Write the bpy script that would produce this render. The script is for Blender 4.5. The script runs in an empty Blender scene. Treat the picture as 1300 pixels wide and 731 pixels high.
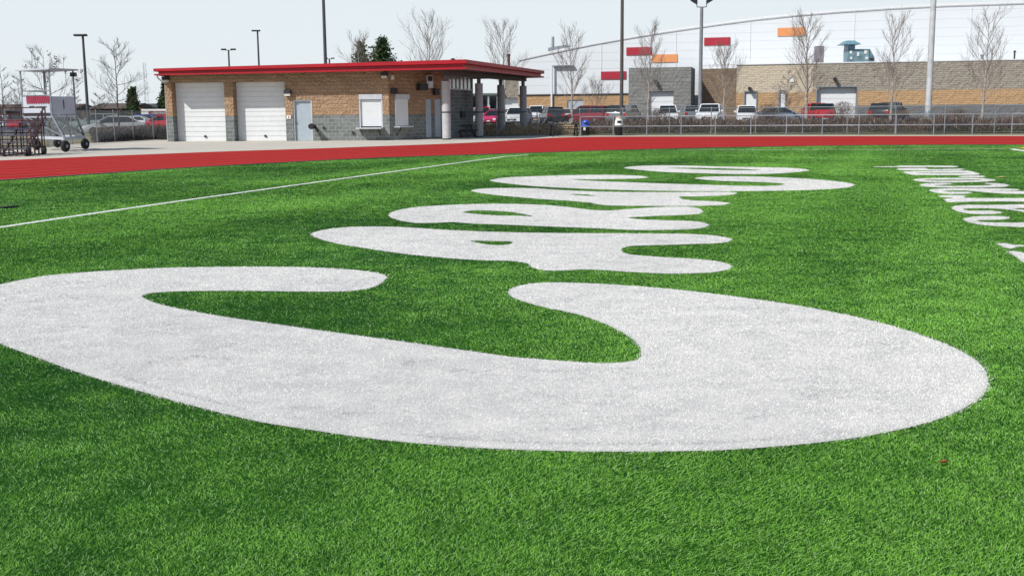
import bpy, math, random
import numpy as np
from mathutils import Vector
from mathutils.geometry import tessellate_polygon
random.seed(7); rng = np.random.default_rng(11)
R = math.radians
scene = bpy.context.scene
COL = scene.collection

# ------------------------------------------------------------------ camera
H = 1.4; FPX = 1400.0; PITCH = math.atan(220.5/FPX); ROLL = 0.0085
CAM = np.array([0.0, 0.0, H])
fw = np.array([0, math.cos(PITCH), -math.sin(PITCH)])
r0 = np.array([1.0, 0, 0]); u0 = np.cross(r0, fw)
rt = r0*math.cos(ROLL) - u0*math.sin(ROLL)
up = u0*math.cos(ROLL) + r0*math.sin(ROLL)
def ray(px, py):
    return fw*FPX + rt*(px-650.0) - up*(py-365.5)
def G(px, py, z=0.0):
    d = ray(px, py); t = (z-H)/d[2]; p = CAM + d*t
    return (float(p[0]), float(p[1]), z)
def P(px, py, Y):
    d = ray(px, py); p = CAM + d*(Y/d[1]); return (float(p[0]), float(p[1]), float(p[2]))
def W(px, py, A, B):
    d = ray(px, py); n = np.array([-(B[1]-A[1]), B[0]-A[0], 0.0])
    t = np.dot(np.array([A[0], A[1], 0])-CAM, n)/np.dot(d, n); p = CAM + d*t
    return (float(p[0]), float(p[1]), float(p[2]))
cam = bpy.data.cameras.new("camera"); co = bpy.data.objects.new("camera", cam); COL.objects.link(co)
cam.sensor_width = 36; cam.lens = 36*FPX/1300; cam.clip_end = 5000; cam.clip_start = .05
from mathutils import Matrix
M3 = Matrix([[rt[i], up[i], -fw[i]] for i in range(3)])
co.matrix_world = Matrix.Translation(Vector(CAM)) @ M3.to_4x4()
scene.camera = co

# ------------------------------------------------------------------ materials
def srgb(r, g, b):
    f = lambda c: ((c/255+.055)/1.055)**2.4 if c > 10 else c/255/12.92
    return (f(r), f(g), f(b), 1)
MATS = {}
class NT:
    def __init__(s, m): s.t = m.node_tree; s.n = s.t.nodes; s.l = s.t.links; s.b = s.n['Principled BSDF']
    def add(s, t, **k):
        n = s.n.new(t)
        for a, v in k.items(): setattr(n, a, v)
        return n
    def link(s, a, b): s.l.new(a, b)
    def mix(s, fac, a, b, mode='MIX'):
        n = s.n.new('ShaderNodeMix'); n.data_type = 'RGBA'; n.blend_type = mode
        for sock, v in ((n.inputs[0], fac), (n.inputs[6], a), (n.inputs[7], b)):
            if hasattr(v, 'is_output'): s.l.new(v, sock)
            else: sock.default_value = v
        return n.outputs[2]
    def ramp(s, x, a, b, va=0., vb=1.):
        n = s.n.new('ShaderNodeMapRange'); s.l.new(x, n.inputs[0])
        n.inputs[1].default_value = a; n.inputs[2].default_value = b; n.inputs[3].default_value = va; n.inputs[4].default_value = vb
        return n.outputs[0]
    def noise(s, scale, detail=3, vec=None, rough=.55):
        n = s.n.new('ShaderNodeTexNoise'); n.inputs['Scale'].default_value = scale; n.inputs['Detail'].default_value = detail
        n.inputs['Roughness'].default_value = rough
        s.l.new(vec if vec else s.pos(), n.inputs['Vector']); return n.outputs[0]
    def pos(s):
        if not hasattr(s, '_p'): s._p = s.n.new('ShaderNodeNewGeometry').outputs['Position']
        return s._p
    def scaled(s, v3):
        n = s.n.new('ShaderNodeVectorMath'); n.operation = 'MULTIPLY'; s.l.new(s.pos(), n.inputs[0]); n.inputs[1].default_value = v3; return n.outputs[0]
def newmat(name):
    m = bpy.data.materials.new(name); m.use_nodes = True; MATS[name] = m; return m, NT(m)
def mat(name, c, rough=.6, metal=0., var=.12, scale=3., bump=0., bscale=40., spec=.5, stretch=None, c2=None):
    m, t = newmat(name)
    vec = t.scaled(stretch) if stretch else None
    if c2 is None: c2 = tuple(x*(1-var*2) for x in c[:3]) + (1,)
    a = t.ramp(t.noise(scale, 4, vec), .35, .65)
    t.link(t.mix(a, c, c2), t.b.inputs['Base Color'])
    t.b.inputs['Roughness'].default_value = rough; t.b.inputs['Metallic'].default_value = metal
    t.b.inputs['Specular IOR Level'].default_value = spec
    if bump:
        b = t.add('ShaderNodeBump'); b.inputs['Strength'].default_value = bump; b.inputs['Distance'].default_value = .05
        t.link(t.noise(bscale, 3), b.inputs['Height']); t.link(b.outputs[0], t.b.inputs['Normal'])
    return m
def blockmat(name, c, c2, mortar, bw, bh, ms, bump, bscale, U, dist=.06, var=.6):
    """masonry courses laid along the wall direction U (horizontal unit vector)"""
    m, t = newmat(name)
    dot = t.add('ShaderNodeVectorMath', operation='DOT_PRODUCT'); t.link(t.pos(), dot.inputs[0]); dot.inputs[1].default_value = (U[0], U[1], 0)
    sep = t.add('ShaderNodeSeparateXYZ'); t.link(t.pos(), sep.inputs[0])
    cmb = t.add('ShaderNodeCombineXYZ'); t.link(dot.outputs['Value'], cmb.inputs[0]); t.link(sep.outputs[2], cmb.inputs[1])
    br = t.add('ShaderNodeTexBrick'); t.link(cmb.outputs[0], br.inputs['Vector'])
    br.inputs['Color1'].default_value = c; br.inputs['Color2'].default_value = c2; br.inputs['Mortar'].default_value = mortar
    br.inputs['Scale'].default_value = 1; br.inputs['Brick Width'].default_value = bw; br.inputs['Row Height'].default_value = bh
    br.inputs['Mortar Size'].default_value = ms; br.inputs['Mortar Smooth'].default_value = .2; br.inputs['Bias'].default_value = 0
    nz = t.noise(7, 4)
    col = t.mix(t.ramp(nz, .3, .7, 0, var), br.outputs['Color'], tuple(x*.6 for x in c[:3])+(1,), 'MIX')
    t.link(col, t.b.inputs['Base Color']); t.b.inputs['Roughness'].default_value = .9; t.b.inputs['Specular IOR Level'].default_value = .2
    b = t.add('ShaderNodeBump'); b.inputs['Strength'].default_value = bump; b.inputs['Distance'].default_value = dist
    mth = t.add('ShaderNodeMath', operation='SUBTRACT'); t.link(t.noise(bscale, 3), mth.inputs[0]); t.link(br.outputs['Fac'], mth.inputs[1])
    t.link(mth.outputs[0], b.inputs['Height']); t.link(b.outputs[0], t.b.inputs['Normal'])
    return m
def grassmat(name, dark, light, pale, bands=False):
    m, t = newmat(name)
    at = t.add('ShaderNodeAttribute'); at.attribute_name = 'tone'
    big = t.noise(.30, 4, t.scaled((.45, 1.3, 0)), .6); mid = t.noise(3.2, 4, t.scaled((1, 1, 0)), .6)
    s = t.add('ShaderNodeMath', operation='ADD'); t.link(t.ramp(big, .3, .7, -.34, .42), s.inputs[0]); t.link(t.ramp(mid, .3, .7, -.44, .36), s.inputs[1])
    s2 = t.add('ShaderNodeMath', operation='ADD'); t.link(s.outputs[0], s2.inputs[0]); t.link(at.outputs['Fac'], s2.inputs[1])
    if bands:   # turf rolls along the field: sheen of alternately brushed pile put into the colour
        dt_ = t.add('ShaderNodeVectorMath', operation='DOT_PRODUCT'); t.link(t.pos(), dt_.inputs[0]); dt_.inputs[1].default_value = (.964*.687, -.266*.687, 0)
        cs = t.add('ShaderNodeMath', operation='COSINE'); t.link(dt_.outputs['Value'], cs.inputs[0])
        s3 = t.add('ShaderNodeMath', operation='ADD'); t.link(t.ramp(cs.outputs[0], -.5, .5, -.15, .20), s3.inputs[0]); t.link(s2.outputs[0], s3.inputs[1]); s2 = s3
    c = t.mix(t.ramp(s2.outputs[0], 0., 1.), dark, light)
    c = t.mix(t.ramp(at.outputs['Fac'], .84, 1., 0, .7), c, pale)
    t.link(c, t.b.inputs['Base Color']); t.b.inputs['Roughness'].default_value = .6; t.b.inputs['Specular IOR Level'].default_value = .15
    return m

m_turf_blade = grassmat('turf_fibre', (.018, .112, .008, 1), (.24, .55, .068, 1), (.56, .75, .42, 1), bands=True)
m_turf = mat('turf_base', (.014, .075, .008, 1), .9, c2=(.010, .055, .007, 1), scale=1.2, spec=.1)
def paintmat():
    m, t = newmat('white_fibre')
    at = t.add('ShaderNodeAttribute'); at.attribute_name = 'tone'
    worn = t.noise(2.2, 5, t.scaled((.7, 1.2, 0)), .65); fine = t.noise(16, 4, t.scaled((.7, 1.2, 0)), .6)
    a = t.add('ShaderNodeMath', operation='MULTIPLY'); t.link(t.ramp(worn, .44, .68, .12, 1.1), a.inputs[0]); t.link(t.ramp(fine, .42, .72, .1, 1), a.inputs[1])
    s = t.add('ShaderNodeMath', operation='SUBTRACT'); t.link(at.outputs['Fac'], s.inputs[0]); t.link(a.outputs[0], s.inputs[1])
    c = t.mix(t.ramp(s.outputs[0], -.34, .04), (.07, .08, .08, 1), (.95, .925, .86, 1))
    t.link(c, t.b.inputs['Base Color']); t.b.inputs['Roughness'].default_value = .8; t.b.inputs['Specular IOR Level'].default_value = .2
    return m
m_paint = paintmat()
m_paint_base = mat('white_paint_base', (.60, .59, .57, 1), .9, c2=(.48, .48, .47, 1), scale=4)
m_line = mat('line_paint', (.72, .74, .76, 1), .9, var=.05)

def trackmat():
    m, t = newmat('red_track')
    n1 = t.ramp(t.noise(.5, 5, t.scaled((.25, 1, 0)), .7), .3, .7); n2 = t.ramp(t.noise(60, 2), .3, .7)
    c = t.mix(n1, (.44, .020, .017, 1), (.29, .012, .012, 1)); c = t.mix(n2, c, (.46, .03, .026, 1))
    t.link(c, t.b.inputs['Base Color']); t.b.inputs['Roughness'].default_value = .95; t.b.inputs['Specular IOR Level'].default_value = .05
    return m
m_track = trackmat()
m_lane = mat('lane_paint', (.55, .16, .14, 1), .8, var=.1)
def concmat(name, c, jw):
    m, t = newmat(name)
    br = t.add('ShaderNodeTexBrick'); t.link(t.pos(), br.inputs['Vector']); br.offset = 0
    br.inputs['Color1'].default_value = c; br.inputs['Color2'].default_value = tuple(x*.94 for x in c[:3])+(1,); br.inputs['Mortar'].default_value = tuple(x*.6 for x in c[:3])+(1,)
    br.inputs['Scale'].default_value = 1; br.inputs['Brick Width'].default_value = jw; br.inputs['Row Height'].default_value = jw; br.inputs['Mortar Size'].default_value = .02
    n = t.ramp(t.noise(.6, 5), .4, .7, 0, .5)
    t.link(t.mix(n, br.outputs['Color'], tuple(x*.82 for x in c[:3])+(1,)), t.b.inputs['Base Color'])
    t.b.inputs['Roughness'].default_value = .9; return m
m_conc = concmat('concrete_apron', (.58, .54, .46, 1), 3.0)
m_drygrass = mat('dry_grass', (.30, .25, .13, 1), .95, c2=(.16, .16, .07, 1), scale=.6, bump=.6, bscale=14)
m_asph = mat('asphalt', (.09, .09, .095, 1), .9, var=.2, scale=.5)
m_conc2 = mat('column_concrete', (.46, .46, .47, 1), .8, var=.08, scale=6)
m_conc3 = mat('footing_concrete', (.42, .38, .32, 1), .9, var=.2, scale=6)
m_red = mat('red_fascia', (.40, .004, .014, 1), .35, var=.08, scale=1.5)
m_redshade = mat('red_side_fascia', (.50, .03, .035, 1), .5, var=.2, scale=5)  # browner than the front red: the side face's shade is in the colour
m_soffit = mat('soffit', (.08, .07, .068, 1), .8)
m_whitedoor = mat('white_door', (.68, .70, .71, 1), .5, var=.03)
m_greydoor = mat('grey_steel_door', (.36, .42, .47, 1), .45, var=.05)
m_alu = mat('aluminium_frame', (.55, .58, .62, 1), .4, .3, var=.05)
m_dark = mat('dark_metal', (.02, .02, .022, 1), .5, var=.1)
m_lens = mat('lamp_lens', (.62, .60, .52, 1), .3, var=.05)
m_steel = mat('galvanised_steel', (.29, .315, .345, 1), .45, .4, var=.12, scale=3)
m_wire = mat('chain_link_wire', (.22, .24, .26, 1), .5, .4, var=.1)
m_polegrey = mat('dark_pole_paint', (.06, .065, .075, 1), .5, var=.1)
m_poleconc = mat('concrete_pole', (.52, .54, .55, 1), .7, var=.12, scale=2)
m_black = mat('black_plastic', (.012, .012, .013, 1), .5, var=.1)
m_blue = mat('blue_plastic', (.02, .09, .55, 1), .4, var=.05)
m_whitepl = mat('white_plastic', (.75, .74, .70, 1), .5, var=.05)
m_rubber = mat('tyre_rubber', (.015, .015, .015, 1), .8, var=.1)
m_glass = mat('dark_glass', (.012, .018, .02, 1), .08, var=.1)
m_rim = mat('alloy_rim', (.45, .46, .48, 1), .35, .6, var=.05)
m_bark = mat('pale_bark', (.40, .36, .32, 1), .9, c2=(.22, .19, .165, 1), scale=5)
m_twig = mat('twig_bark', (.27, .225, .20, 1), .9, c2=(.17, .14, .125, 1), scale=2)
m_darkbark = mat('dark_bark', (.10, .082, .07, 1), .9, c2=(.055, .045, .038, 1), scale=3)
m_needle = grassmat('conifer_needles', (.014, .032, .013, 1), (.085, .13, .045, 1), (.20, .19, .08, 1))
m_shrub = grassmat('bare_shrub_twigs', (.025, .016, .012, 1), (.17, .11, .085, 1), (.50, .43, .35, 1))
m_green_shrub = grassmat('creeping_shrub', (.02, .03, .012, 1), (.10, .12, .05, 1), (.30, .2, .15, 1))
m_straw = grassmat('dry_straw', (.28, .20, .10, 1), (.72, .55, .31, 1), (.85, .72, .5, 1))
m_leaf = mat('dead_leaf', (.10, .06, .04, 1), .8)
m_frame = mat('maroon_steel', (.055, .014, .018, 1), .55, var=.15)
m_plank = mat('aluminium_plank', (.07, .07, .13, 1), .5, .2, var=.1)
m_panel = mat('white_panel', (.46, .49, .55, 1), .6, var=.05)
m_scallop = mat('red_banner', (.30, .022, .06, 1), .7, var=.15)

# ------------------------------------------------------------------ mesh builder
class MB:
    def __init__(s): s.v = []; s.f = []; s.m = []; s.T = None
    def add(s, vs, fs, mi=0):
        o = len(s.v)
        if s.T is not None: vs = [tuple(s.T @ Vector(p)) for p in vs]
        s.v += [tuple(p) for p in vs]; s.f += [tuple(i+o for i in f) for f in fs]; s.m += [mi]*len(fs); return s
    def box(s, x0, x1, y0, y1, z0, z1, mi=0):
        v = [(x, y, z) for z in (z0, z1) for y in (y0, y1) for x in (x0, x1)]
        return s.add(v, [(0, 2, 3, 1), (4, 5, 7, 6), (0, 1, 5, 4), (2, 6, 7, 3), (0, 4, 6, 2), (1, 3, 7, 5)], mi)
    def bev(s, x0, x1, y0, y1, z0, z1, b, mi=0):
        ring = lambda z, e: [(x0+e+b*i, y0+e+b*j, z) for i, j in ()] or [(x0+b+e, y0+e, z), (x1-b-e, y0+e, z), (x1-e, y0+b+e, z), (x1-e, y1-b-e, z), (x1-b-e, y1-e, z), (x0+b+e, y1-e, z), (x0+e, y1-b-e, z), (x0+e, y0+b+e, z)]
        return s.loft([ring(z0, b*.5), ring(z0+b, 0), ring(z1-b, 0), ring(z1, b*.5)], mi)
    def loft(s, rings, mi=0, cap=True):
        n = len(rings[0]); v = [p for r in rings for p in r]; f = []
        for k in range(len(rings)-1):
            for i in range(n):
                j = (i+1) % n; f.append((k*n+i, k*n+j, (k+1)*n+j, (k+1)*n+i))
        if cap: f += [tuple(range(n))[::-1], tuple(range((len(rings)-1)*n, len(rings)*n))]
        return s.add(v, f, mi)
    def tube(s, pts, rad, n=8, mi=0, cap=True):
        pts = [Vector(p) for p in pts]
        if not hasattr(rad, '__len__'): rad = [rad]*len(pts)
        rings = []; ref = None
        for i, p in enumerate(pts):
            a = pts[max(i-1, 0)]; b = pts[min(i+1, len(pts)-1)]; d = (b-a).normalized()
            if ref is None: ref = Vector((1, 0, 0)) if abs(d.x) < .7 else Vector((0, 1, 0))
            x = (ref - d*ref.dot(d)).normalized(); ref = x; y = d.cross(x)
            rings.append([tuple(p + (x*math.cos(2*math.pi*k/n) + y*math.sin(2*math.pi*k/n))*rad[i]) for k in range(n)])
        return s.loft(rings, mi, cap)
    def lathe(s, c, prof, n=20, mi=0):
        return s.loft([[(c[0]+r*math.cos(2*math.pi*k/n), c[1]+r*math.sin(2*math.pi*k/n), c[2]+z) for k in range(n)] for r, z in prof], mi)
    def bar(s, a, b, w, h=None, mi=0):
        a = Vector(a); b = Vector(b); h = h or w; d = (b-a).normalized()
        x = d.cross(Vector((0, 0, 1)));  x = x.normalized() if x.length > 1e-3 else Vector((1, 0, 0)); y = x.cross(d)
        q = lambda p: [tuple(p+x*w/2*i+y*h/2*j) for i, j in ((-1, -1), (1, -1), (1, 1), (-1, 1))]
        return s.loft([q(a), q(b)], mi)
    def prism(s, poly, z0, z1, mi=0):
        n = len(poly); v = [(p[0], p[1], z0) for p in poly]+[(p[0], p[1], z1) for p in poly]
        t = tessellate_polygon([[Vector((p[0], p[1], 0)) for p in poly]])
        f = [tuple(x) for x in t]+[tuple(i+n for i in x) for x in t]+[(i, (i+1) % n, (i+1) % n+n, i+n) for i in range(n)]
        return s.add(v, f, mi)
    def build(s, name, mats, parent=None, smooth=False):
        o0 = parent_origin(parent)
        me = bpy.data.meshes.new(name)
        me.from_pydata([(x-o0[0], y-o0[1], z-o0[2]) for x, y, z in s.v], [], s.f)
        mats = mats if isinstance(mats, (list, tuple)) else [mats]
        for m in mats: me.materials.append(m)
        if len(mats) > 1: me.polygons.foreach_set('material_index', s.m)
        me.update()
        import bmesh
        b = bmesh.new(); b.from_mesh(me); bmesh.ops.recalc_face_normals(b, faces=b.faces); b.to_mesh(me); b.free()
        if smooth:
            me.polygons.foreach_set('use_smooth', [True]*len(me.polygons))
            me.set_sharp_from_angle(angle=R(40))
        o = bpy.data.objects.new(name, me); COL.objects.link(o)
        if parent: o.parent = parent; o['_ox'] = o0
        return o
ORIG = {}
def parent_origin(p):
    while p is not None and p.parent is not None: p = p.parent
    return tuple(p.location) if p is not None else (0, 0, 0)
def tag(o, label=None, cat=None, group=None, kind=None):
    for k, v in (('label', label), ('category', cat), ('group', group), ('kind', kind)):
        if v: o[k] = v
    return o
def thing(name, label, cat, loc, group=None):
    o = bpy.data.objects.new(name, None); COL.objects.link(o); o.location = loc; o.empty_display_size = .2
    return tag(o, label, cat, group)
def recenter(o, loc):
    me = o.data; d = Vector(loc); me.transform(Matrix.Translation(-d)); o.location = d; return o

def interp(poly, x):
    xs = [p[0] for p in poly]; return float(np.interp(x, xs, [p[1] for p in poly]))
def smooth_poly(pts, k=6, closed=True):
    P_ = [np.array(p, float) for p in pts]; n = len(P_); out = []
    rngi = range(n) if closed else range(n-1)
    for i in rngi:
        p0 = P_[(i-1) % n] if closed or i > 0 else P_[i]; p1 = P_[i]; p2 = P_[(i+1) % n]; p3 = P_[(i+2) % n] if closed or i+2 < n else p2
        # centripetal-ish catmull with reduced tension
        m1 = (p2-p0)*.42; m2 = (p3-p1)*.42; L = np.linalg.norm(p2-p1)
        for m_ in (m1, m2):
            l = np.linalg.norm(m_)
            if l > L*1.0: m_ *= L*1.0/l
        for j in range(k):
            t = j/k; out.append((2*t**3-3*t*t+1)*p1+(t**3-2*t*t+t)*m1+(-2*t**3+3*t*t)*p2+(t**3-t*t)*m2)
    if not closed: out.append(P_[-1])
    return out

# ------------------------------------------------------------------ terrain
def ss(x, a, b):
    t = min(1, max(0, (x-a)/(b-a))); return t*t*(3-2*t)
def gz(x, y):
    right = float(np.interp(y, [68, 90, 110, 130], [-.03, .25, .4, .6])); left = float(np.interp(y, [66, 90], [-.03, .12]))
    k = ss(x, -14, -2); return left*(1-k)+right*k
mb = MB(); xs = [-900, -400, -200, -120]+list(range(-90, 100, 5))+[130, 200, 400, 900]; ys = [-60, -20, 20, 50, 60]+list(range(64, 150, 3))+[170, 220, 320, 600, 1200, 2500]
for y in ys:
    for x in xs: mb.v.append((x, y, gz(x, y)-.03))
for j in range(len(ys)-1):
    for i in range(len(xs)-1): a = j*len(xs)+i; mb.f.append((a, a+1, a+1+len(xs), a+len(xs))); mb.m.append(0)
tag(mb.build('ground', m_drygrass), kind='structure')
mb = MB()
ys2 = [92]+list(range(94, 150, 3))+[170, 230, 300]; xs2 = list(range(-90, 100, 5))
for y in ys2:
    for x in xs2: mb.v.append((x, y, gz(x, y)-.012))
for j in range(len(ys2)-1):
    for i in range(len(xs2)-1): a = j*len(xs2)+i; mb.f.append((a, a+1, a+1+len(xs2), a+len(xs2))); mb.m.append(0)
tag(mb.build('parking_lot', m_asph), kind='structure')

# track edges in plan
near_px = [(-260, 246), (-120, 237.5), (0, 229.5), (120, 221.3), (220, 214.5), (330, 208.3), (420, 203.6), (500, 200), (600, 196.8), (700, 193.6), (800, 190.4), (880, 188.4), (960, 186.8), (1040, 185.5), (1120, 184.6), (1200, 184.1), (1300, 184), (1420, 184.8), (1600, 187)]
far_px = [(-260, 216), (-120, 209), (0, 204), (120, 199), (200, 195.8), (300, 192.1), (390, 189.2), (480, 186), (560, 183.1), (615, 180.6), (660, 177.6), (700, 175.4), (740, 174.2), (800, 173.7), (900, 173.5), (1050, 173.2), (1300, 173), (1420, 173.3), (1600, 174.5)]
near = [G(*p)[:2] for p in near_px]; far = [G(*p)[:2] for p in far_px]
nearS = smooth_poly(near, 5, False); farS = smooth_poly(far, 5, False)
def resample(pl, n):
    pl = np.array(pl); d = np.r_[0, np.cumsum(np.linalg.norm(np.diff(pl, axis=0), axis=1))]; s = np.linspace(0, d[-1], n)
    return np.c_[np.interp(s, d, pl[:, 0]), np.interp(s, d, pl[:, 1])]
def sheet(name, poly, z, m, kind='structure'):
    mb = MB(); t = tessellate_polygon([[Vector((p[0], p[1], 0)) for p in poly]])
    mb.add([(p[0], p[1], z) for p in poly], [tuple(x) for x in t]); o = mb.build(name, m)
    return tag(o, kind=kind)
# turf: everything inside the track
sheet('turf_field', list(nearS)+[np.array([60, -14]), np.array([-40, -14])], 0.0, m_turf)
poly_track = list(nearS)+list(farS)[::-1]
# build the track ribbon by pixel columns so that the lanes follow it
cols = np.linspace(-255, 1590, 160)
npx = lambda x: interp(near_px, x); fpx = lambda x: interp(far_px, x)
def smoothcol(tbl):
    pts = np.array(smooth_poly(tbl, 8, False)); return lambda x: float(np.interp(x, pts[:, 0], pts[:, 1]))
nf, ff = smoothcol(near_px), smoothcol(far_px)
ribN = np.array([G(c, nf(c))[:2] for c in cols]); ribF = np.array([G(c, ff(c))[:2] for c in cols])
mb = MB()
for i in range(len(cols)-1):
    a, b, c_, d_ = ribN[i], ribN[i+1], ribF[i+1], ribF[i]
    mb.add([(a[0], a[1], .008), (b[0], b[1], .008), (c_[0], c_[1], .008), (d_[0], d_[1], .008)], [(0, 1, 2, 3)])
tag(mb.build('running_track', m_track), kind='structure')
mb = MB()
for L in range(0, 9):
    f = .02+.96*L/8; c0 = ribN*(1-f)+ribF*f
    dirs = np.gradient(c0, axis=0); dirs /= np.linalg.norm(dirs, axis=1)[:, None]; nn = np.c_[-dirs[:, 1], dirs[:, 0]]*.04
    for i in range(len(c0)-1):
        mb.add([(*(c0[i]-nn[i]), .012), (*(c0[i+1]-nn[i+1]), .012), (*(c0[i+1]+nn[i+1]), .012), (*(c0[i]+nn[i]), .012)], [(0, 1, 2, 3)])
tag(mb.build('lane_markings', m_lane), kind='structure')
mb = MB()  # dark drain channel between turf and track
dirs = np.gradient(ribN, axis=0); dirs /= np.linalg.norm(dirs, axis=1)[:, None]; nn = np.c_[-dirs[:, 1], dirs[:, 0]]*.11
for i in range(len(ribN)-1):
    a = ribN[i]; b = ribN[i+1]
    q = [a-nn[i], b-nn[i+1], b+nn[i+1], a+nn[i]]
    mb.add([(*p, .016) for p in q]+[(*p, -.03) for p in q], [(0, 1, 2, 3), (0, 1, 5, 4), (3, 2, 6, 7)])
tag(mb.build('drain_channel', m_black), kind='structure')

# fences in plan
fL_px = [(-70, 194), (10, 189), (61, 187), (92, 183.5), (124, 181.4), (146, 180.2), (170, 178.8), (195, 177.6), (222, 176.8)]
fR_px = [(575, 174.6), (630, 173.3), (682, 172.4), (736, 171.7), (790.5, 171.2), (849.6, 170.8), (902.5, 170.5), (959, 170.2), (1018.6, 170), (1075, 169.8), (1136, 169.6), (1198.6, 169.4), (1262, 169.1), (1328, 169), (1396, 169)]
fL = [G(*p)[:2] for p in fL_px]; fR = [G(*p)[:2] for p in fR_px]
# concrete apron
ap = [tuple(p) for p in ribF[::3]]
back = [G(1500, 172.6)[:2], G(1300, 171.9)[:2], G(1050, 171.9)[:2], G(800, 172.4)[:2], G(745, 172.6)[:2]] + [p for p in [G(690, 172.2)[:2], G(575, 174)[:2]]] + [(-8, 74), (-18, 72), (-20, 68.)] + [(p[0], p[1]+.15) for p in fL[:-1][::-1]] + [(-60, 46)]
sheet('concrete_apron', ap+back, .004, m_conc)

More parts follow.
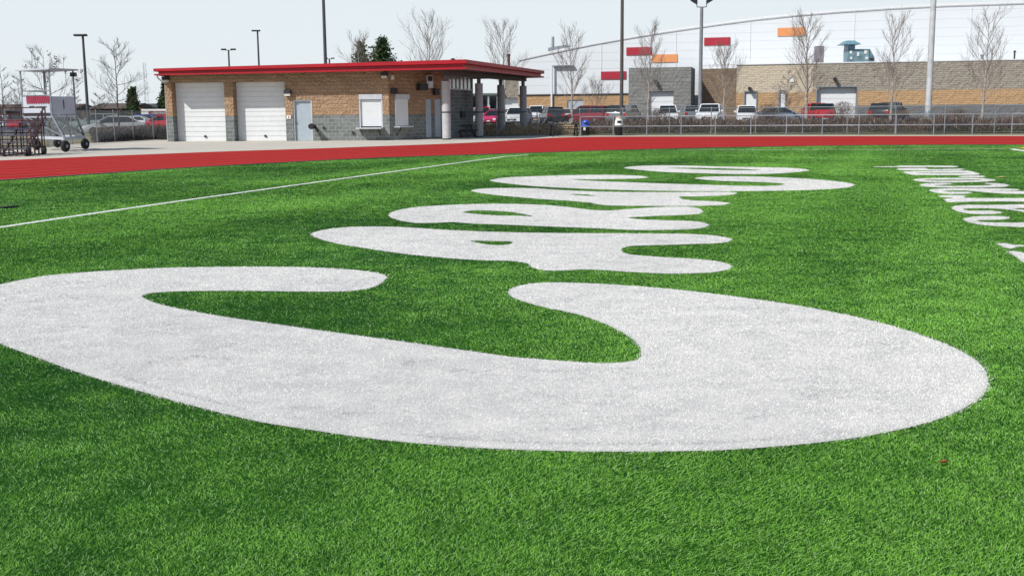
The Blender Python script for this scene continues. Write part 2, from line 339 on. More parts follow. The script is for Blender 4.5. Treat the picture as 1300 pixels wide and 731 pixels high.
# ------------------------------------------------------------------ painted letters (outlines in the photograph laid on the turf)
ZT = .008
LET = {
'C': ([(491,352),(487,348),(475,345),(455,342.5),(420,340),(380,338.5),(330,338),(270,338.3),(210,339.5),(150,342.5),(100,345.5),(50,350.5),(0,360.5),(-30,370),(-50,382),(-58,395),(-50,410),(-25,425),(0,435),(30,446.5),(70,461),(110,475),(150,487),(200,501.5),(260,517.5),(330,534),(400,545),(470,555),(540,562),(600,566.5),(680,570),(760,571.5),(840,571.3),(920,569.5),(980,565.5),(1040,560),(1100,552),(1150,542),(1190,531),(1222,518),(1243,504),(1252,492),(1254,482),(1250,468),(1240,457),(1215,442),(1180,428),(1140,415),(1090,402),(1040,392),(1000,385),(950,378),(900,371.5),(850,366),(800,362),(750,359),(700,358),(670,360),(652,364.5),(645,370),(650,376),(665,382),(690,389),(720,395),(745,401.5),(770,411),(790,421),(805,431),(813,441),(814,449),(810,455),(795,458.5),(770,460),(740,459),(700,456),(650,452),(600,445),(550,438),(500,431),(440,423),(400,417.5),(350,410.5),(300,403.5),(260,397),(230,391.5),(205,386),(190,381),(180,376),(184,373),(200,370.5),(230,369),(270,368.5),(330,368.7),(400,369.5),(440,369),(465,366),(480,361)], None,
   'huge white letter C painted across the green turf in the foreground', 'painted letter'),
'A1': ([(395,298),(400,294),(420,290),(445,287.7),(480,287.2),(520,288.5),(560,291),(600,293),(640,294.3),(700,295.3),(760,295.8),(820,296),(870,296.5),(905,298.5),(922,301),(929,303),(924,306.5),(905,308.5),(880,309.3),(850,310.3),(820,311),(800,312),(790,314.5),(789,318),(795,321.5),(815,324),(845,326),(880,328),(910,331),(925,335),(929,338),(922,342),(905,345),(880,346.3),(850,346.8),(820,345.5),(790,344),(770,342.5),(750,341.5),(735,341.5),(720,342.5),(700,343),(685,341.5),(675,338.5),(672,335),(668,333.5),(655,331),(620,330),(580,328),(540,324.5),(500,320),(460,314),(430,309),(410,304)],
   [(597,305.3),(625,305.5),(648,306),(651,307.5),(645,310),(630,310.8),(612,309)], 'white painted letter A with a small green hole, just beyond the huge C', 'painted letter'),
'R': ([(493.5,273),(497,269),(510,265.5),(530,262.5),(560,260.5),(600,258.8),(640,258.5),(680,259.5),(705,261),(725,263),(745,265.5),(755,266.5),(775,267),(800,265),(830,263),(855,262),(875,262.3),(888,264.5),(892,268),(888,271),(870,272.5),(840,273.5),(810,275),(797,276),(810,278),(840,279.3),(870,280),(890,281.5),(900,285),(893,288.5),(875,290.5),(840,291.5),(800,291.5),(760,289.5),(720,288),(680,286.5),(640,284.8),(600,283.5),(575,281.5),(555,282.5),(530,282.8),(512,280.5),(498,276.5)],
   [(588,269.5),(600,267),(620,267),(645,268.5),(665,271.5),(677,274.5),(660,273.7),(625,273)], 'white painted letter R between the two letters A', 'painted letter'),
'A2': ([(598,242),(610,239.5),(640,238.5),(680,239),(720,241.5),(760,243),(800,243.7),(850,243.8),(900,243.5),(925,243.5),(936,245),(925,247.5),(905,248.5),(880,249.3),(862,249.5),(866,252.5),(885,254.5),(910,255.5),(926,257.5),(918,259.8),(890,261),(850,261.2),(800,261),(770,260.3),(755,258.5),(750,257),(720,254.5),(680,252),(640,248.5),(612,245)],
   [(722,246.3),(740,246.4),(758,248.2),(743,248.4)], 'narrow looking white letter A beyond the letter R, its hole a thin green sliver', 'painted letter'),
'S': ([(622,229),(635,226),(660,224.3),(700,223),(740,222),(780,222),(810,223),(823,225),(812,226.3),(790,227),(760,227.6),(735,227.4),(726,227.6),(735,228.5),(770,230.3),(800,231.3),(840,232.8),(880,234),(930,235.5),(970,236),(990,235),(996,233.5),(985,232),(950,230.5),(915,229.5),(890,227.5),(882,226),(895,224.3),(920,223.7),(960,224),(1000,225.5),(1040,228),(1070,231),(1085,234),(1078,237.5),(1050,240),(1010,241.5),(960,242.3),(900,242.6),(840,242),(780,240.8),(720,238.5),(680,236.3),(650,233.5),(630,231)],
   None, 'wide white curling letter lying between the far A and the flat oval letter', 'painted letter'),
'O': ([(792,213),(805,211),(830,210),(860,210),(900,211),(950,212),(1000,213),(1020,214.5),(1027,216),(1015,218),(990,220),(960,221),(920,220.7),(880,219.5),(840,218),(810,215.5)],
   [(846,213.2),(880,213),(930,214),(968,216),(940,216.2),(900,215.3)], 'flat oval white letter, the farthest of the big letters on the turf', 'painted letter'),
'n1': ([(1111,211.2),(1136,211),(1145,210.2),(1180,210.3),(1210,210.5),(1217,211.4),(1208,212.4),(1180,212),(1150,212.3),(1136,212.2),(1111,211.9)], None, 'thin topmost bar of the small white lettering, pointing left with a long tail', 'painted letter'),
'n2': ([(1138,214.6),(1145,213.5),(1175,213.3),(1178,214.8),(1200,214.5),(1220,214.1),(1225,215),(1215,216),(1180,216.2),(1145,216)], None, 'second bar from the top of the small white lettering', 'painted letter'),
'n3': ([(1146,218.4),(1160,217.4),(1200,216.9),(1228,216.6),(1236,218.2),(1244,221.4),(1225,222.2),(1160,222),(1153,220.6)], [(1164,219.3),(1222,219.1),(1230,219.8),(1166,220)], 'white letter of two joined bars in the small lettering above the narrow dash', 'painted letter'),
'n4': ([(1217,224),(1222,223.2),(1245,223),(1251,223.8),(1245,225),(1222,224.9)], None, 'short white dash right above the long oval letter of the small lettering', 'painted mark'),
'n5': ([(1159,228.3),(1168,226.5),(1200,225.8),(1240,226),(1258,227.2),(1264,228.5),(1255,230.2),(1235,231),(1200,231.5),(1170,230.6)], [(1170,228.3),(1200,228),(1242,227.9),(1248,228.5),(1225,229),(1190,229.4)], 'long white oval letter O in the small lettering', 'painted letter'),
'n6': ([(1168,234.5),(1172,233),(1190,232.2),(1205,232.6),(1209,233.4),(1200,234.4),(1186,235),(1195,235.8),(1220,235.9),(1250,235.2),(1260,234.6),(1256,233.6),(1248,232.4),(1262,232.3),(1276,233.6),(1281,235.4),(1272,237.2),(1250,237.8),(1210,237.9),(1180,237.2),(1170,236)], None, 'white hook shaped letter below the long oval in the small lettering', 'painted letter'),
'n7': ([(1180,242),(1184,240),(1205,239),(1240,238.8),(1280,239.3),(1294,240.3),(1290,241.6),(1262,241.3),(1280,242.2),(1320,243),(1320,245.8),(1285,245.9),(1262,244.8),(1240,242.8),(1222,241.6),(1200,241.9),(1198,242.9),(1212,243.3),(1230,243.5),(1234,244.6),(1226,245.7),(1205,246),(1188,244.4)], None, 'white letter with a diagonal stroke above the short dash pair in the small lettering', 'painted letter'),
'n8': ([(1191,248.7),(1198,247.8),(1220,247.7),(1226,248.6),(1222,250.6),(1240,251.3),(1280,251.3),(1330,251.5),(1330,255.6),(1260,255.4),(1215,256.2),(1204,256.4),(1199,252.6),(1210,251),(1196,250)], None, 'white angular letter L whose long bar runs out of the right edge', 'painted letter'),
'n9': ([(1208,263.5),(1213,261),(1225,259.8),(1260,259.8),(1330,259.4),(1330,271),(1300,268.8),(1285,266.5),(1268,264.6),(1240,264),(1225,264.5),(1223,266),(1233,267.3),(1255,267),(1268,268),(1272,269.6),(1264,271.2),(1245,271.6),(1225,270.2),(1213,267)], [(1286,264.2),(1330,264),(1330,266.4),(1300,266)], 'white curled letter S just above the lowest rounded letter of the small lettering', 'painted letter'),
'n10': ([(1223,278.5),(1228,276),(1240,274.4),(1262,273.9),(1276,274.7),(1282,276.2),(1276,278),(1260,278.8),(1242,279),(1240,280.2),(1252,281.7),(1280,282.2),(1330,282.5),(1330,288.4),(1280,287.2),(1250,285.6),(1232,282.2)], None, 'white rounded letter C, the last full letter of the small lettering', 'painted letter'),
'n11': ([(1266,309),(1272,308),(1279,308.6),(1288,310.6),(1330,310.6),(1330,313),(1294,312.6),(1284,315),(1276,313.6)], None, 'upper white paint mark at the right edge below the rounded C', 'painted mark'),
'n12': ([(1280,319),(1290,318.3),(1300,320.5),(1330,321),(1330,336),(1300,332.5),(1291,326)], None, 'lower white paint wedge at the right edge of the turf', 'painted mark'),
}
def inpoly(px, py, poly):
    poly = np.asarray(poly); res = np.zeros(len(px), bool); j = len(poly)-1
    for i in range(len(poly)):
        xi, yi = poly[i]; xj, yj = poly[j]
        if yi != yj:
            c = ((yi > py) != (yj > py)) & (px < (xj-xi)*(py-yi)/(yj-yi)+xi); res ^= c
        j = i
    return res
OUT = {}
for k, (o, h, lab, cat) in LET.items():
    sm = 5 if len(o) > 12 or k[0] != 'n' else 3
    oo = [G(p[0], p[1], ZT)[:2] for p in smooth_poly(o, sm)]
    hh = [G(p[0], p[1], ZT)[:2] for p in smooth_poly(h, 4)] if h else None
    OUT[k] = (np.array(oo), np.array(hh) if hh else None)
# sideline / end line
def strip(a, b, w): 
    a = np.array(a[:2]); b = np.array(b[:2]); d = (b-a)/np.linalg.norm(b-a); n = np.array([-d[1], d[0]])*w/2
    return np.array([a-n, b-n, b+n, a+n])
sl_px = [(-110, 303.5), (0, 288), (100, 273.2), (200, 258.8), (300, 245), (400, 231.3), (500, 217.6), (580, 206.8), (640, 198.8), (670, 196.6)]
slw = [np.array(G(*p, ZT)[:2]) for p in sl_px]
lft, rgt = [], []
for i, p in enumerate(slw):
    d = slw[min(i+1, len(slw)-1)]-slw[max(i-1, 0)]; d /= np.linalg.norm(d); n = np.array([-d[1], d[0]])*.062
    lft.append(p+n); rgt.append(p-n)
LINES = {'side_line': np.array(lft+rgt[::-1]),
         'end_line': strip(G(860, 190.6, ZT), G(1276, 189.0, ZT), .12),
         'corner_line': np.array([G(*p, ZT)[:2] for p in [(1280,189.1),(1288,188.9),(1296,190.2),(1320,192.6),(1320,194),(1298,191.8),(1286,190.2)]]),
         'corner_mark': np.array([G(*p, ZT)[:2] for p in [(1293,187.2),(1301,186.6),(1325,186.8),(1325,190.4),(1306,189.6)]])}

# fibres
N = 3600000
d0, d1 = 2.6, 56.0
d = (d0**.45+(d1**.45-d0**.45)*rng.random(N))**(1/.45); x = (rng.random(N)*2-1)*.6*d
nx = ribN[:, 0]; ny = ribN[:, 1]; o_ = np.argsort(nx)
keep = d < np.interp(x, nx[o_], ny[o_])-.15
d, x = d[keep], x[keep]; n = len(d)
w = .00029*d*(.7+.6*rng.random(n)); w = np.maximum(w, .0011)
hgt = .0076*(.6+.7*rng.random(n))
ang = rng.random(n)*2*np.pi
fx = np.sin(x*.9+1.3*np.sin(d*.5))*.5+np.sin(d*1.7+x*2.1)*.35; fy = np.cos(d*.7+np.sin(x*.8)*1.5)*.5+np.sin(x*3.1-d*1.1)*.3
lx = (rng.normal(0, 1.05, n)+fx*.8)*hgt; ly = (rng.normal(0, 1.05, n)+fy*.8)*hgt
# painted lines / letters at the fibre's middle
which = np.full(n, -1); names = []
def assign(nm, outl, hole=None, jit=.014):
    jx = x+rng.normal(0, jit, n); jy = d+rng.normal(0, jit, n)
    bb = (jx > outl[:, 0].min()) & (jx < outl[:, 0].max()) & (jy > outl[:, 1].min()) & (jy < outl[:, 1].max())
    idx = np.where(bb)[0]; r = inpoly(jx[idx], jy[idx], outl)
    if hole is not None: r &= ~inpoly(jx[idx], jy[idx], hole)
    which[idx[r]] = len(names); names.append(nm)
for k, (oo, hh) in OUT.items(): assign(k, oo, hh)
for k, oo in LINES.items(): assign(k, oo)
TONE = rng.random(n).astype(np.float32)
def fibre_mesh(name, sel, mat_, base=None, basemat=None, zb=.004):
    s = np.where(sel)[0]; m = len(s)
    V = np.empty((m, 3, 3), np.float32)
    cx, cy = np.cos(ang[s])*w[s]*.5, np.sin(ang[s])*w[s]*.5
    V[:, 0] = np.c_[x[s]-cx, d[s]-cy, np.zeros(m)]; V[:, 1] = np.c_[x[s]+cx, d[s]+cy, np.zeros(m)]; V[:, 2] = np.c_[x[s]+lx[s], d[s]+ly[s], hgt[s]]
    # blades have a blunt tip: two triangles
    T2 = V[:, 2]+np.c_[cx*.9, cy*.9, np.zeros(m)]; V[:, 2] -= np.c_[cx*.9, cy*.9, np.zeros(m)]
    VV = np.concatenate([V, T2[:, None, :]], axis=1).reshape(-1, 3)   # 0,1 base; 2 tipL; 3 tipR
    F = (np.arange(m)[:, None]*4+np.array([0, 1, 3, 2])[None]).astype(np.int32)
    bv = np.zeros((0, 3), np.float32); bf = []
    if base is not None:
        oo, hh = base; loops = [[Vector((p[0], p[1], 0)) for p in oo]]
        if hh is not None: loops.append([Vector((p[0], p[1], 0)) for p in hh])
        bf = tessellate_polygon(loops); bv = np.array([(p.x, p.y, zb) for L in loops for p in L], np.float32)
    nv = len(VV)+len(bv); nf_ = m+len(bf)
    me = bpy.data.meshes.new(name); me.vertices.add(nv); me.vertices.foreach_set('co', np.concatenate([VV, bv]).astype(np.float32).ravel())
    li = np.concatenate([F.ravel(), (np.array(bf, np.int32).ravel()+len(VV)) if len(bf) else np.zeros(0, np.int32)]).astype(np.int32)
    me.loops.add(len(li)); me.loops.foreach_set('vertex_index', li)
    me.polygons.add(nf_); ls = np.concatenate([np.arange(m)*4, m*4+np.arange(len(bf))*3]).astype(np.int32)
    me.polygons.foreach_set('loop_start', ls)
    me.materials.append(mat_)
    if basemat: me.materials.append(basemat); me.polygons.foreach_set('material_index', np.concatenate([np.zeros(m, np.int32), np.ones(len(bf), np.int32)]))
    me.update(calc_edges=True)
    at = me.attributes.new('tone', 'FLOAT', 'FACE'); at.data.foreach_set('value', np.concatenate([TONE[s], np.full(len(bf), .5)]).astype(np.float32))
    me.validate()
    ob = bpy.data.objects.new(name, me); COL.objects.link(ob); return ob
tag(fibre_mesh('turf_fibres', which < 0, m_turf_blade), kind='stuff')
bpy.data.objects['turf_fibres']['label'] = 'short green artificial turf fibres covering the playing field'
for i, nm in enumerate(names):
    if nm in ('C', 'A1'):      # freshly sprayed border with a worn line inside it
        ii = np.where(which == i)[0]; oo = OUT[nm][0].astype(np.float32); seg = np.vstack([oo, (oo+np.roll(oo, -1, 0))/2]); best = np.full(len(ii), 9., np.float32)
        for c0_ in range(0, len(ii), 20000):
            q_ = ii[c0_:c0_+20000]; dx_ = x[q_].astype(np.float32)[:, None]-seg[None, :, 0]; dy_ = d[q_].astype(np.float32)[:, None]-seg[None, :, 1]
            best[c0_:c0_+20000] = np.sqrt((dx_*dx_+dy_*dy_).min(1))
        e_ = best < .085; TONE[ii[e_]] = .35+.75*TONE[ii[e_]]
        wv = (np.sin(x[ii]*2.3+1.7*np.sin(d[ii]*1.9))+np.sin(x[ii]*5.1+d[ii]*3.3)*.6) > -.1
        e_ = (best > .085) & (best < .12) & wv & (d[ii] < 5.9) & (nm == 'C'); TONE[ii[e_]] = TONE[ii[e_]]*1.15-.55
    if nm in LET:
        o = fibre_mesh('painted_letter', which == i, m_paint, OUT[nm], m_paint_base)
        c = OUT[nm][0].mean(0); recenter(o, (c[0], c[1], 0)); big = nm[0] != 'n'
        tag(o, LET[nm][2], LET[nm][3], 'big white letters painted on the turf' if big else 'small white lettering at the right of the turf')
    else:
        yl = nm == 'corner_mark'
        o = fibre_mesh('field_line', which == i, MATS['straw_paint'] if 'straw_paint' in MATS and yl else m_paint, (LINES[nm], None), m_line)
        c = LINES[nm].mean(0); recenter(o, (c[0], c[1], 0))
        if yl:
            my = mat('orange_paint', (.75, .42, .12, 1), .8, var=.1); o.data.materials[0] = my; o.data.materials[1] = my
        tag(o, {'side_line': 'long thin white side line slanting across the turf at the left', 'end_line': 'faint white line on the far turf just before the track', 'corner_line': 'short bright white line at the far right corner of the turf', 'corner_mark': 'orange yellow paint mark at the far right corner of the turf'}[nm], 'field line')
# dark rubber patch, small litter
mb = MB(); a = G(2, 265.2); b = G(21, 263.4)
mb.bar((a[0], a[1], .018), (b[0], b[1], .018), .10, .03)
tag(recenter(mb.build('rubber_strip', m_black), (a[0], a[1], 0)), 'small black strip lying on the turf near the left edge', 'rubber strip')
def leafbit(px, py, m, s, lab):
    c = G(px, py, .02); mb = MB(); mb.add([(c[0]-s, c[1]-s*.3, .02), (c[0], c[1]-s*.5, .028), (c[0]+s, c[1], .02), (c[0]+s*.2, c[1]+s*.6, .026)], [(0, 1, 2), (0, 2, 3)])
    mb.add([(c[0]-s, c[1]-s*.3, .018), (c[0], c[1]-s*.5, .025), (c[0]+s, c[1], .018)], [(0, 1, 2)])
    tag(recenter(mb.build('litter', m), (c[0], c[1], .018)), lab, 'litter')
leafbit(1198, 586, mat('orange_litter', (.55, .12, .05, 1)), .022, 'tiny orange scrap on the turf below the right end of the huge C')
leafbit(1271, 225, mat('yellow_litter', (.7, .6, .2, 1)), .18, 'yellowish scrap on the turf right of the small lettering')

# ------------------------------------------------------------------ concession building
A = G(213, 180.2)[:2]; B = G(495, 178.4)[:2]
def unit(a, b): v = np.array(b)-np.array(a); return v/np.linalg.norm(v)
U = unit(A, B); Nn = np.array([U[1], -U[0]])      # outward normal (towards camera)
def uz(px, py, A_=A, B_=B, U_=None):
    p = W(px, py, A_, B_); return float(np.dot(np.array(p[:2])-np.array(A_), U if U_ is None else U_)), p[2]
fl = P(195, 96, 62.5); fr = P(592, 88, 60.85); brr = P(691, 99, 79); tl = P(195, 87.3, 62.5); tr = P(592, 75.6, 60.85); tb = P(691, 90, 79)
def plane(p, q, r):
    nrm = np.cross(np.array(q)-p, np.array(r)-p); return lambda x, y: float(p[2]-(nrm[0]*(x-p[0])+nrm[1]*(y-p[1]))/nrm[2])
soff = plane(np.array(fl), fr, brr); topf = plane(np.array(tl), tr, tb)
C = G(563.5, 176.3)[:2]; Dd = (-2.35, 70.6); E = (-9, 73.); F_ = (-18.9, 74)
LW = float(np.linalg.norm(np.array(B)-A))
root = thing('concession_building', 'single storey brown brick and grey block building with a red roof edge behind the track', 'building', (A[0], A[1], 0))
UU = (U[0], U[1]); Ud = unit(B, C); Uc = unit(C, Dd)
def bm_set(sfx, Uv):
    return (blockmat('tan_split_block'+sfx, (.50, .33, .205, 1), (.37, .24, .15, 1), (.46, .35, .25, 1), .41, .205, .009, 1., 9, Uv, .16),
            blockmat('grey_block'+sfx, (.22, .24, .235, 1), (.125, .145, .14, 1), (.40, .40, .38, 1), .41, .205, .012, .5, 16, Uv, .04))
tanF, greyF = bm_set('', UU); tanD, greyD = bm_set('_diagonal', Ud); tanC, greyC = bm_set('_canopy', Uc)
ZB = 1.42
def wallpiece(mb, A_, U_, u0_, u1_, z0, z1, t=.3, off=0., mi=0, top=False):
    N_ = np.array([U_[1], -U_[0]]); a = np.array(A_)+U_*u0_+N_*off; b = np.array(A_)+U_*u1_+N_*off
    c = b-N_*t; e = a-N_*t
    za = zb = z1
    pts = [a, b, c, e]
    tz = [soff(*p)+.06 if top else z1 for p in pts]
    mb.add([(p[0], p[1], z0) for p in pts]+[(p[0], p[1], q) for p, q in zip(pts, tz)], [(0, 3, 2, 1), (4, 5, 6, 7), (0, 1, 5, 4), (1, 2, 6, 5), (2, 3, 7, 6), (3, 0, 4, 7)], mi)
g1 = (uz(219.5, 150)[0], uz(286, 150)[0]); g2 = (uz(297, 150)[0], uz(362.7, 150)[0]); gt = uz(290, 104)[1]
dr = (uz(372.3, 150)[0], uz(396.4, 150)[0]); dt = uz(385, 127)[1]
wn = (uz(455.8, 140)[0], uz(485.6, 140)[0]); wt = uz(470, 120)[1]; wb = uz(470, 162)[1]
tan, grey = MB(), MB()
segs = [(0, g1[0]), (g1[1], g2[0]), (g2[1], dr[0]), (dr[1], wn[0]), (wn[1], LW)]
TK = .62
for a_, b_ in segs:
    _g = MB(); wallpiece(_g, A, U, a_, b_, 0, ZB, TK); _g.build('block_pier', greyF, root); wallpiece(tan, A, U, a_, b_, ZB, 4, TK, top=True)
for (a_, b_), t_ in ((g1, gt), (g2, gt), (dr, dt), (wn, wt)): wallpiece(tan, A, U, a_, b_, t_, 4, TK, top=True)
wallpiece(grey, A, U, wn[0], wn[1], 0, wb, TK)
grey.build('block_base', greyF, root); tan.build('brick_wall', tanF, root)
# left side wall, back wall
sw, sg = MB(), MB()
Ul = unit(A, F_)
for (p, q) in ((F_, A),):
    V_ = unit(p, q); L = float(np.linalg.norm(np.array(q)-p)); wallpiece(sg, p, V_, 0, L-.62, 0, ZB, .3, off=-.002); wallpiece(sw, p, V_, 0, L-.62, ZB, 4, .3, off=-.002, top=True)
V_ = unit(E, F_); L = float(np.linalg.norm(np.array(E)-F_)); wallpiece(sg, E, V_, 0, L, 0, ZB, .3); wallpiece(sw, E, V_, 0, L, ZB, 4, .3, top=True)
V_ = unit(Dd, E); L = float(np.linalg.norm(np.array(Dd)-E)); wallpiece(sg, Dd, V_, 0, L, 0, 2.62, .3)
sg.build('rear_block_wall', greyF, root); sw.build('rear_brick_wall', tanF, root)
# diagonal wall
LD = float(np.linalg.norm(np.array(C)-B)); dg, dtn = MB(), MB()
wallpiece(dg, B, Ud, .0, LD, 0, ZB, .3, off=-.01); wallpiece(dtn, B, Ud, .0, LD, ZB, 4, .3, off=-.01, top=True)
dg.build('diagonal_block_wall', greyD, root); dtn.build('diagonal_brick_wall', tanD, root)
# canopy wall with clerestory
LC = float(np.linalg.norm(np.array(Dd)-C)); cw = MB(); zc = W(575, 114, C, Dd)[2]
wallpiece(cw, C, Uc, 0, LC, 0, zc, .3); wallpiece(cw, C, Uc, 0, .5, zc, 4, .3, top=True, off=-.003)
cw.build('canopy_block_wall', greyC, root)
cl = MB(); nw = 7
m_cler, t_ = newmat('clerestory_glass'); t_.b.inputs['Base Color'].default_value = (.8, .85, .8, 1); t_.b.inputs['Transmission Weight'].default_value = .9; t_.b.inputs['Roughness'].default_value = .35; t_.b.inputs['Alpha'].default_value = .6
fr_ = MB()
for i in range(nw+1): wallpiece(fr_, C, Uc, .5+(LC-.5)*i/nw-.035, .5+(LC-.5)*i/nw+.035, zc+.05, 4, .1, off=-.08, top=True)
wallpiece(fr_, C, Uc, .5, LC, zc, zc+.07, .34, off=.02)
crw = fr_.build('clerestory_window', m_alu, root)
g_ = MB(); wallpiece(g_, C, Uc, .5, LC, zc+.06, 4, .01, off=-.13, top=True); g_.build('pane', m_cler, crw)
V2 = unit(Dd, E); LE = float(np.linalg.norm(np.array(Dd)-E)); fr2 = MB()
wallpiece(fr2, Dd, V2, 0, LE, 2.6, 2.68, .1, off=-.07)
for i in range(9): wallpiece(fr2, Dd, V2, LE*i/8-.035, LE*i/8+.035, 2.66, 4, .1, off=-.08, top=True)
crw2 = fr2.build('clerestory_window', m_alu, root)
# garage doors
for g in (g1, g2):
    dmb = MB(); n_ = 12; hh = gt/n_
    for i in range(n_):
        z0 = i*hh+.012; z1 = (i+1)*hh-.012
        for q in ((z0, z1, 0),):
            wallpiece(dmb, A, U, g[0]+.02, g[1]-.02, z0, z1, .04, off=-.56)
    wallpiece(dmb, A, U, g[0]+.02, g[1]-.02, 0, gt, .03, off=-.585)
    gd = dmb.build('garage_door', m_whitedoor, root)
    hb = MB(); um = (g[0]+g[1])/2+.12; c_ = np.array(A)+U*um-Nn*.55; hb.tube([(c_[0], c_[1], .28), (c_[0]+Nn[0]*.06, c_[1]+Nn[1]*.06, .28)], .07, 12)
    hb.build('handle', m_dark, gd)
# steel door
dmb = MB(); wallpiece(dmb, A, U, dr[0]+.07, dr[1]-.07, 0.01, dt-.07, .05, off=-.17); sd = dmb.build('steel_door', m_greydoor, root)
fm = MB()
wallpiece(fm, A, U, dr[0], dr[0]+.07, 0, dt, .3, off=-.05); wallpiece(fm, A, U, dr[1]-.07, dr[1], 0, dt, .3, off=-.05); wallpiece(fm, A, U, dr[0]+.07, dr[1]-.07, dt-.07, dt, .3, off=-.05)
fm.build('door_frame', m_alu, sd)
hb = MB(); c_ = np.array(A)+U*(dr[0]+.16)-Nn*.17; hb.tube([(c_[0], c_[1], 1.0), (c_[0]+Nn[0]*.07, c_[1]+Nn[1]*.07, 1.0)], .03, 8); hb.build('handle', m_dark, sd)
# serving window with roller shutter
sm = MB()
zb_, zt_ = wb+.06, wt-.30; k = int((zt_-zb_)/.09)
for i in range(k): wallpiece(sm, A, U, wn[0]+.07, wn[1]-.07, zb_+(zt_-zb_)*i/k+.004, zb_+(zt_-zb_)*(i+1)/k-.004, .03, off=-.10-(i % 2)*.004)
wallpiece(sm, A, U, wn[0]+.07, wn[1]-.07, zb_, zt_, .02, off=-.115)
sh = sm.build('roller_shutter', m_whitedoor, root)
fm = MB(); wallpiece(fm, A, U, wn[0], wn[0]+.08, wb, wt-.28, .2, off=-.01); wallpiece(fm, A, U, wn[1]-.08, wn[1], wb, wt-.28, .2, off=-.01); wallpiece(fm, A, U, wn[0], wn[1], wt-.28, wt, .3, off=.03)
fm.build('shutter_housing', m_alu, sh)
ct = MB(); wallpiece(ct, A, U, wn[0]-.05, wn[1]+.05, wb-.07, wb+.0, .8, off=.72); ctr = ct.build('serving_counter', m_alu, root)
for u_ in (wn[0]+.15, wn[1]-.15):
    ct = MB(); a = np.array(A)+U*u_; b = a+Nn*.6
    ct.bar((a[0], a[1], wb-.42), (b[0], b[1], wb-.08), .04); ct.build('bracket', m_dark, ctr)
# wall lights
def wall_light(px, py, A_, B_, U_, par, s=1., off=0):
    u_, z_ = uz(px, py, A_, B_, U_); N_ = np.array([U_[1], -U_[0]])
    h_ = MB(); wallpiece(h_, A_, U_, u_-.17*s, u_+.17*s, z_-.02, z_+.17, .30, off=.30+off); o = h_.build('wall_light', m_dark, par)
    h_ = MB(); wallpiece(h_, A_, U_, u_-.15*s, u_+.15*s, z_-.16, z_-.02, .24, off=.26+off); h_.build('lens', m_lens, o)
wall_light(211.5, 101.5, A, B, U, root); wall_light(366, 118.5, A, B, U, root, 1.05); wall_light(488.5, 96.2, A, B, U, root)
# door number plate, wall vents, black fixture
mb = MB(); wallpiece(mb, A, U, uz(364, 148)[0], uz(369.5, 148)[0], uz(366, 151)[1], uz(366, 146.5)[1], .02, off=.04); pl = mb.build('sign_plate', m_whitepl, root)
mb = MB(); wallpiece(mb, A, U, uz(366.2, 148)[0], uz(367.4, 148)[0], uz(366, 150.2)[1], uz(366, 147.4)[1], .01, off=.048); mb.build('sign_mark', m_scallop, pl)
u_, z_ = uz(398.8, 160.5); c_ = np.array(A)+U*u_
mb = MB(); mb.tube([(c_[0], c_[1], z_), (c_[0]+Nn[0]*.7, c_[1]+Nn[1]*.7, z_-.02)], [.10, .10], 12); mb.tube([(c_[0]+Nn[0]*.55, c_[1]+Nn[1]*.55, z_), (c_[0]+Nn[0]*.72, c_[1]+Nn[1]*.72, z_)], [.17, .15], 14)
mb.bar((c_[0]+U[0]*.1, c_[1]+U[1]*.1, z_-.1), (c_[0]+Nn[0]*.5+U[0]*.35, c_[1]+Nn[1]*.5+U[1]*.35, z_-.25), .10)
mb.build('black_wall_fixture', m_black, root, smooth=True)
for px, py in ((411.5, 162.5), (448.5, 168.5)):
    u_, z_ = uz(px, py); mb = MB(); wallpiece(mb, A, U, u_-.07, u_+.07, z_-.07, z_+.07, .02, off=.08); mb.build('wall_box', m_dark, root)
# items on the diagonal wall
NB = B; 
def dz(px, py): return uz(px, py, B, C, Ud)
def panel(name, x0_, x1_, y0_, y1_, m, off=.04, t=.05, par=root):
    mb = MB(); u0_ = dz(x0_, (y0_+y1_)/2)[0]; u1_ = dz(x1_, (y0_+y1_)/2)[0]; xm = (x0_+x1_)/2
    wallpiece(mb, B, Ud, u0_, u1_, dz(xm, y1_)[1], dz(xm, y0_)[1], t, off=off); return mb.build(name, m, par)
s2 = panel('roller_shutter', 501.5, 517.5, 120.5, 160, m_whitedoor); panel('shutter_housing', 500.8, 518.4, 120, 126.5, m_alu, .12, .12, s2)
c2 = MB(); u0_, u1_ = dz(500, 160)[0], dz(518, 160)[0]; z_ = dz(510, 160.5)[1]; wallpiece(c2, B, Ud, u0_, u1_, z_-.06, z_, .5, off=.5); c2o = c2.build('serving_counter', m_alu, root)
c2 = MB(); a = np.array(B)+Ud*(u0_+.2); nn_ = np.array([Ud[1], -Ud[0]]); b = a+nn_*.4; c2.bar((a[0], a[1], z_-.5), (b[0], b[1], z_-.08), .05); c2.build('bracket', m_dark, c2o)
d_ = panel('steel_door', 540.5, 547, 126, 174.5, m_greydoor, .03); panel('steel_door', 552, 559, 126, 174, m_greydoor, .03)
panel('wall_vent', 540, 547.5, 95.5, 112, m_alu, .15, .15); panel('louvre', 541, 546.5, 97.5, 103.5, m_dark, .17, .03)
panel('speaker_box', 528, 538.5, 106.5, 115, m_dark, .35, .3); panel('wall_light', 495.9, 501, 112, 119.5, m_dark, .25, .24); panel('wall_light', 549, 554.5, 112.5, 121, m_dark, .25, .24); panel('camera_housing', 496, 498.6, 96, 101.5, m_whitepl, .12, .11)
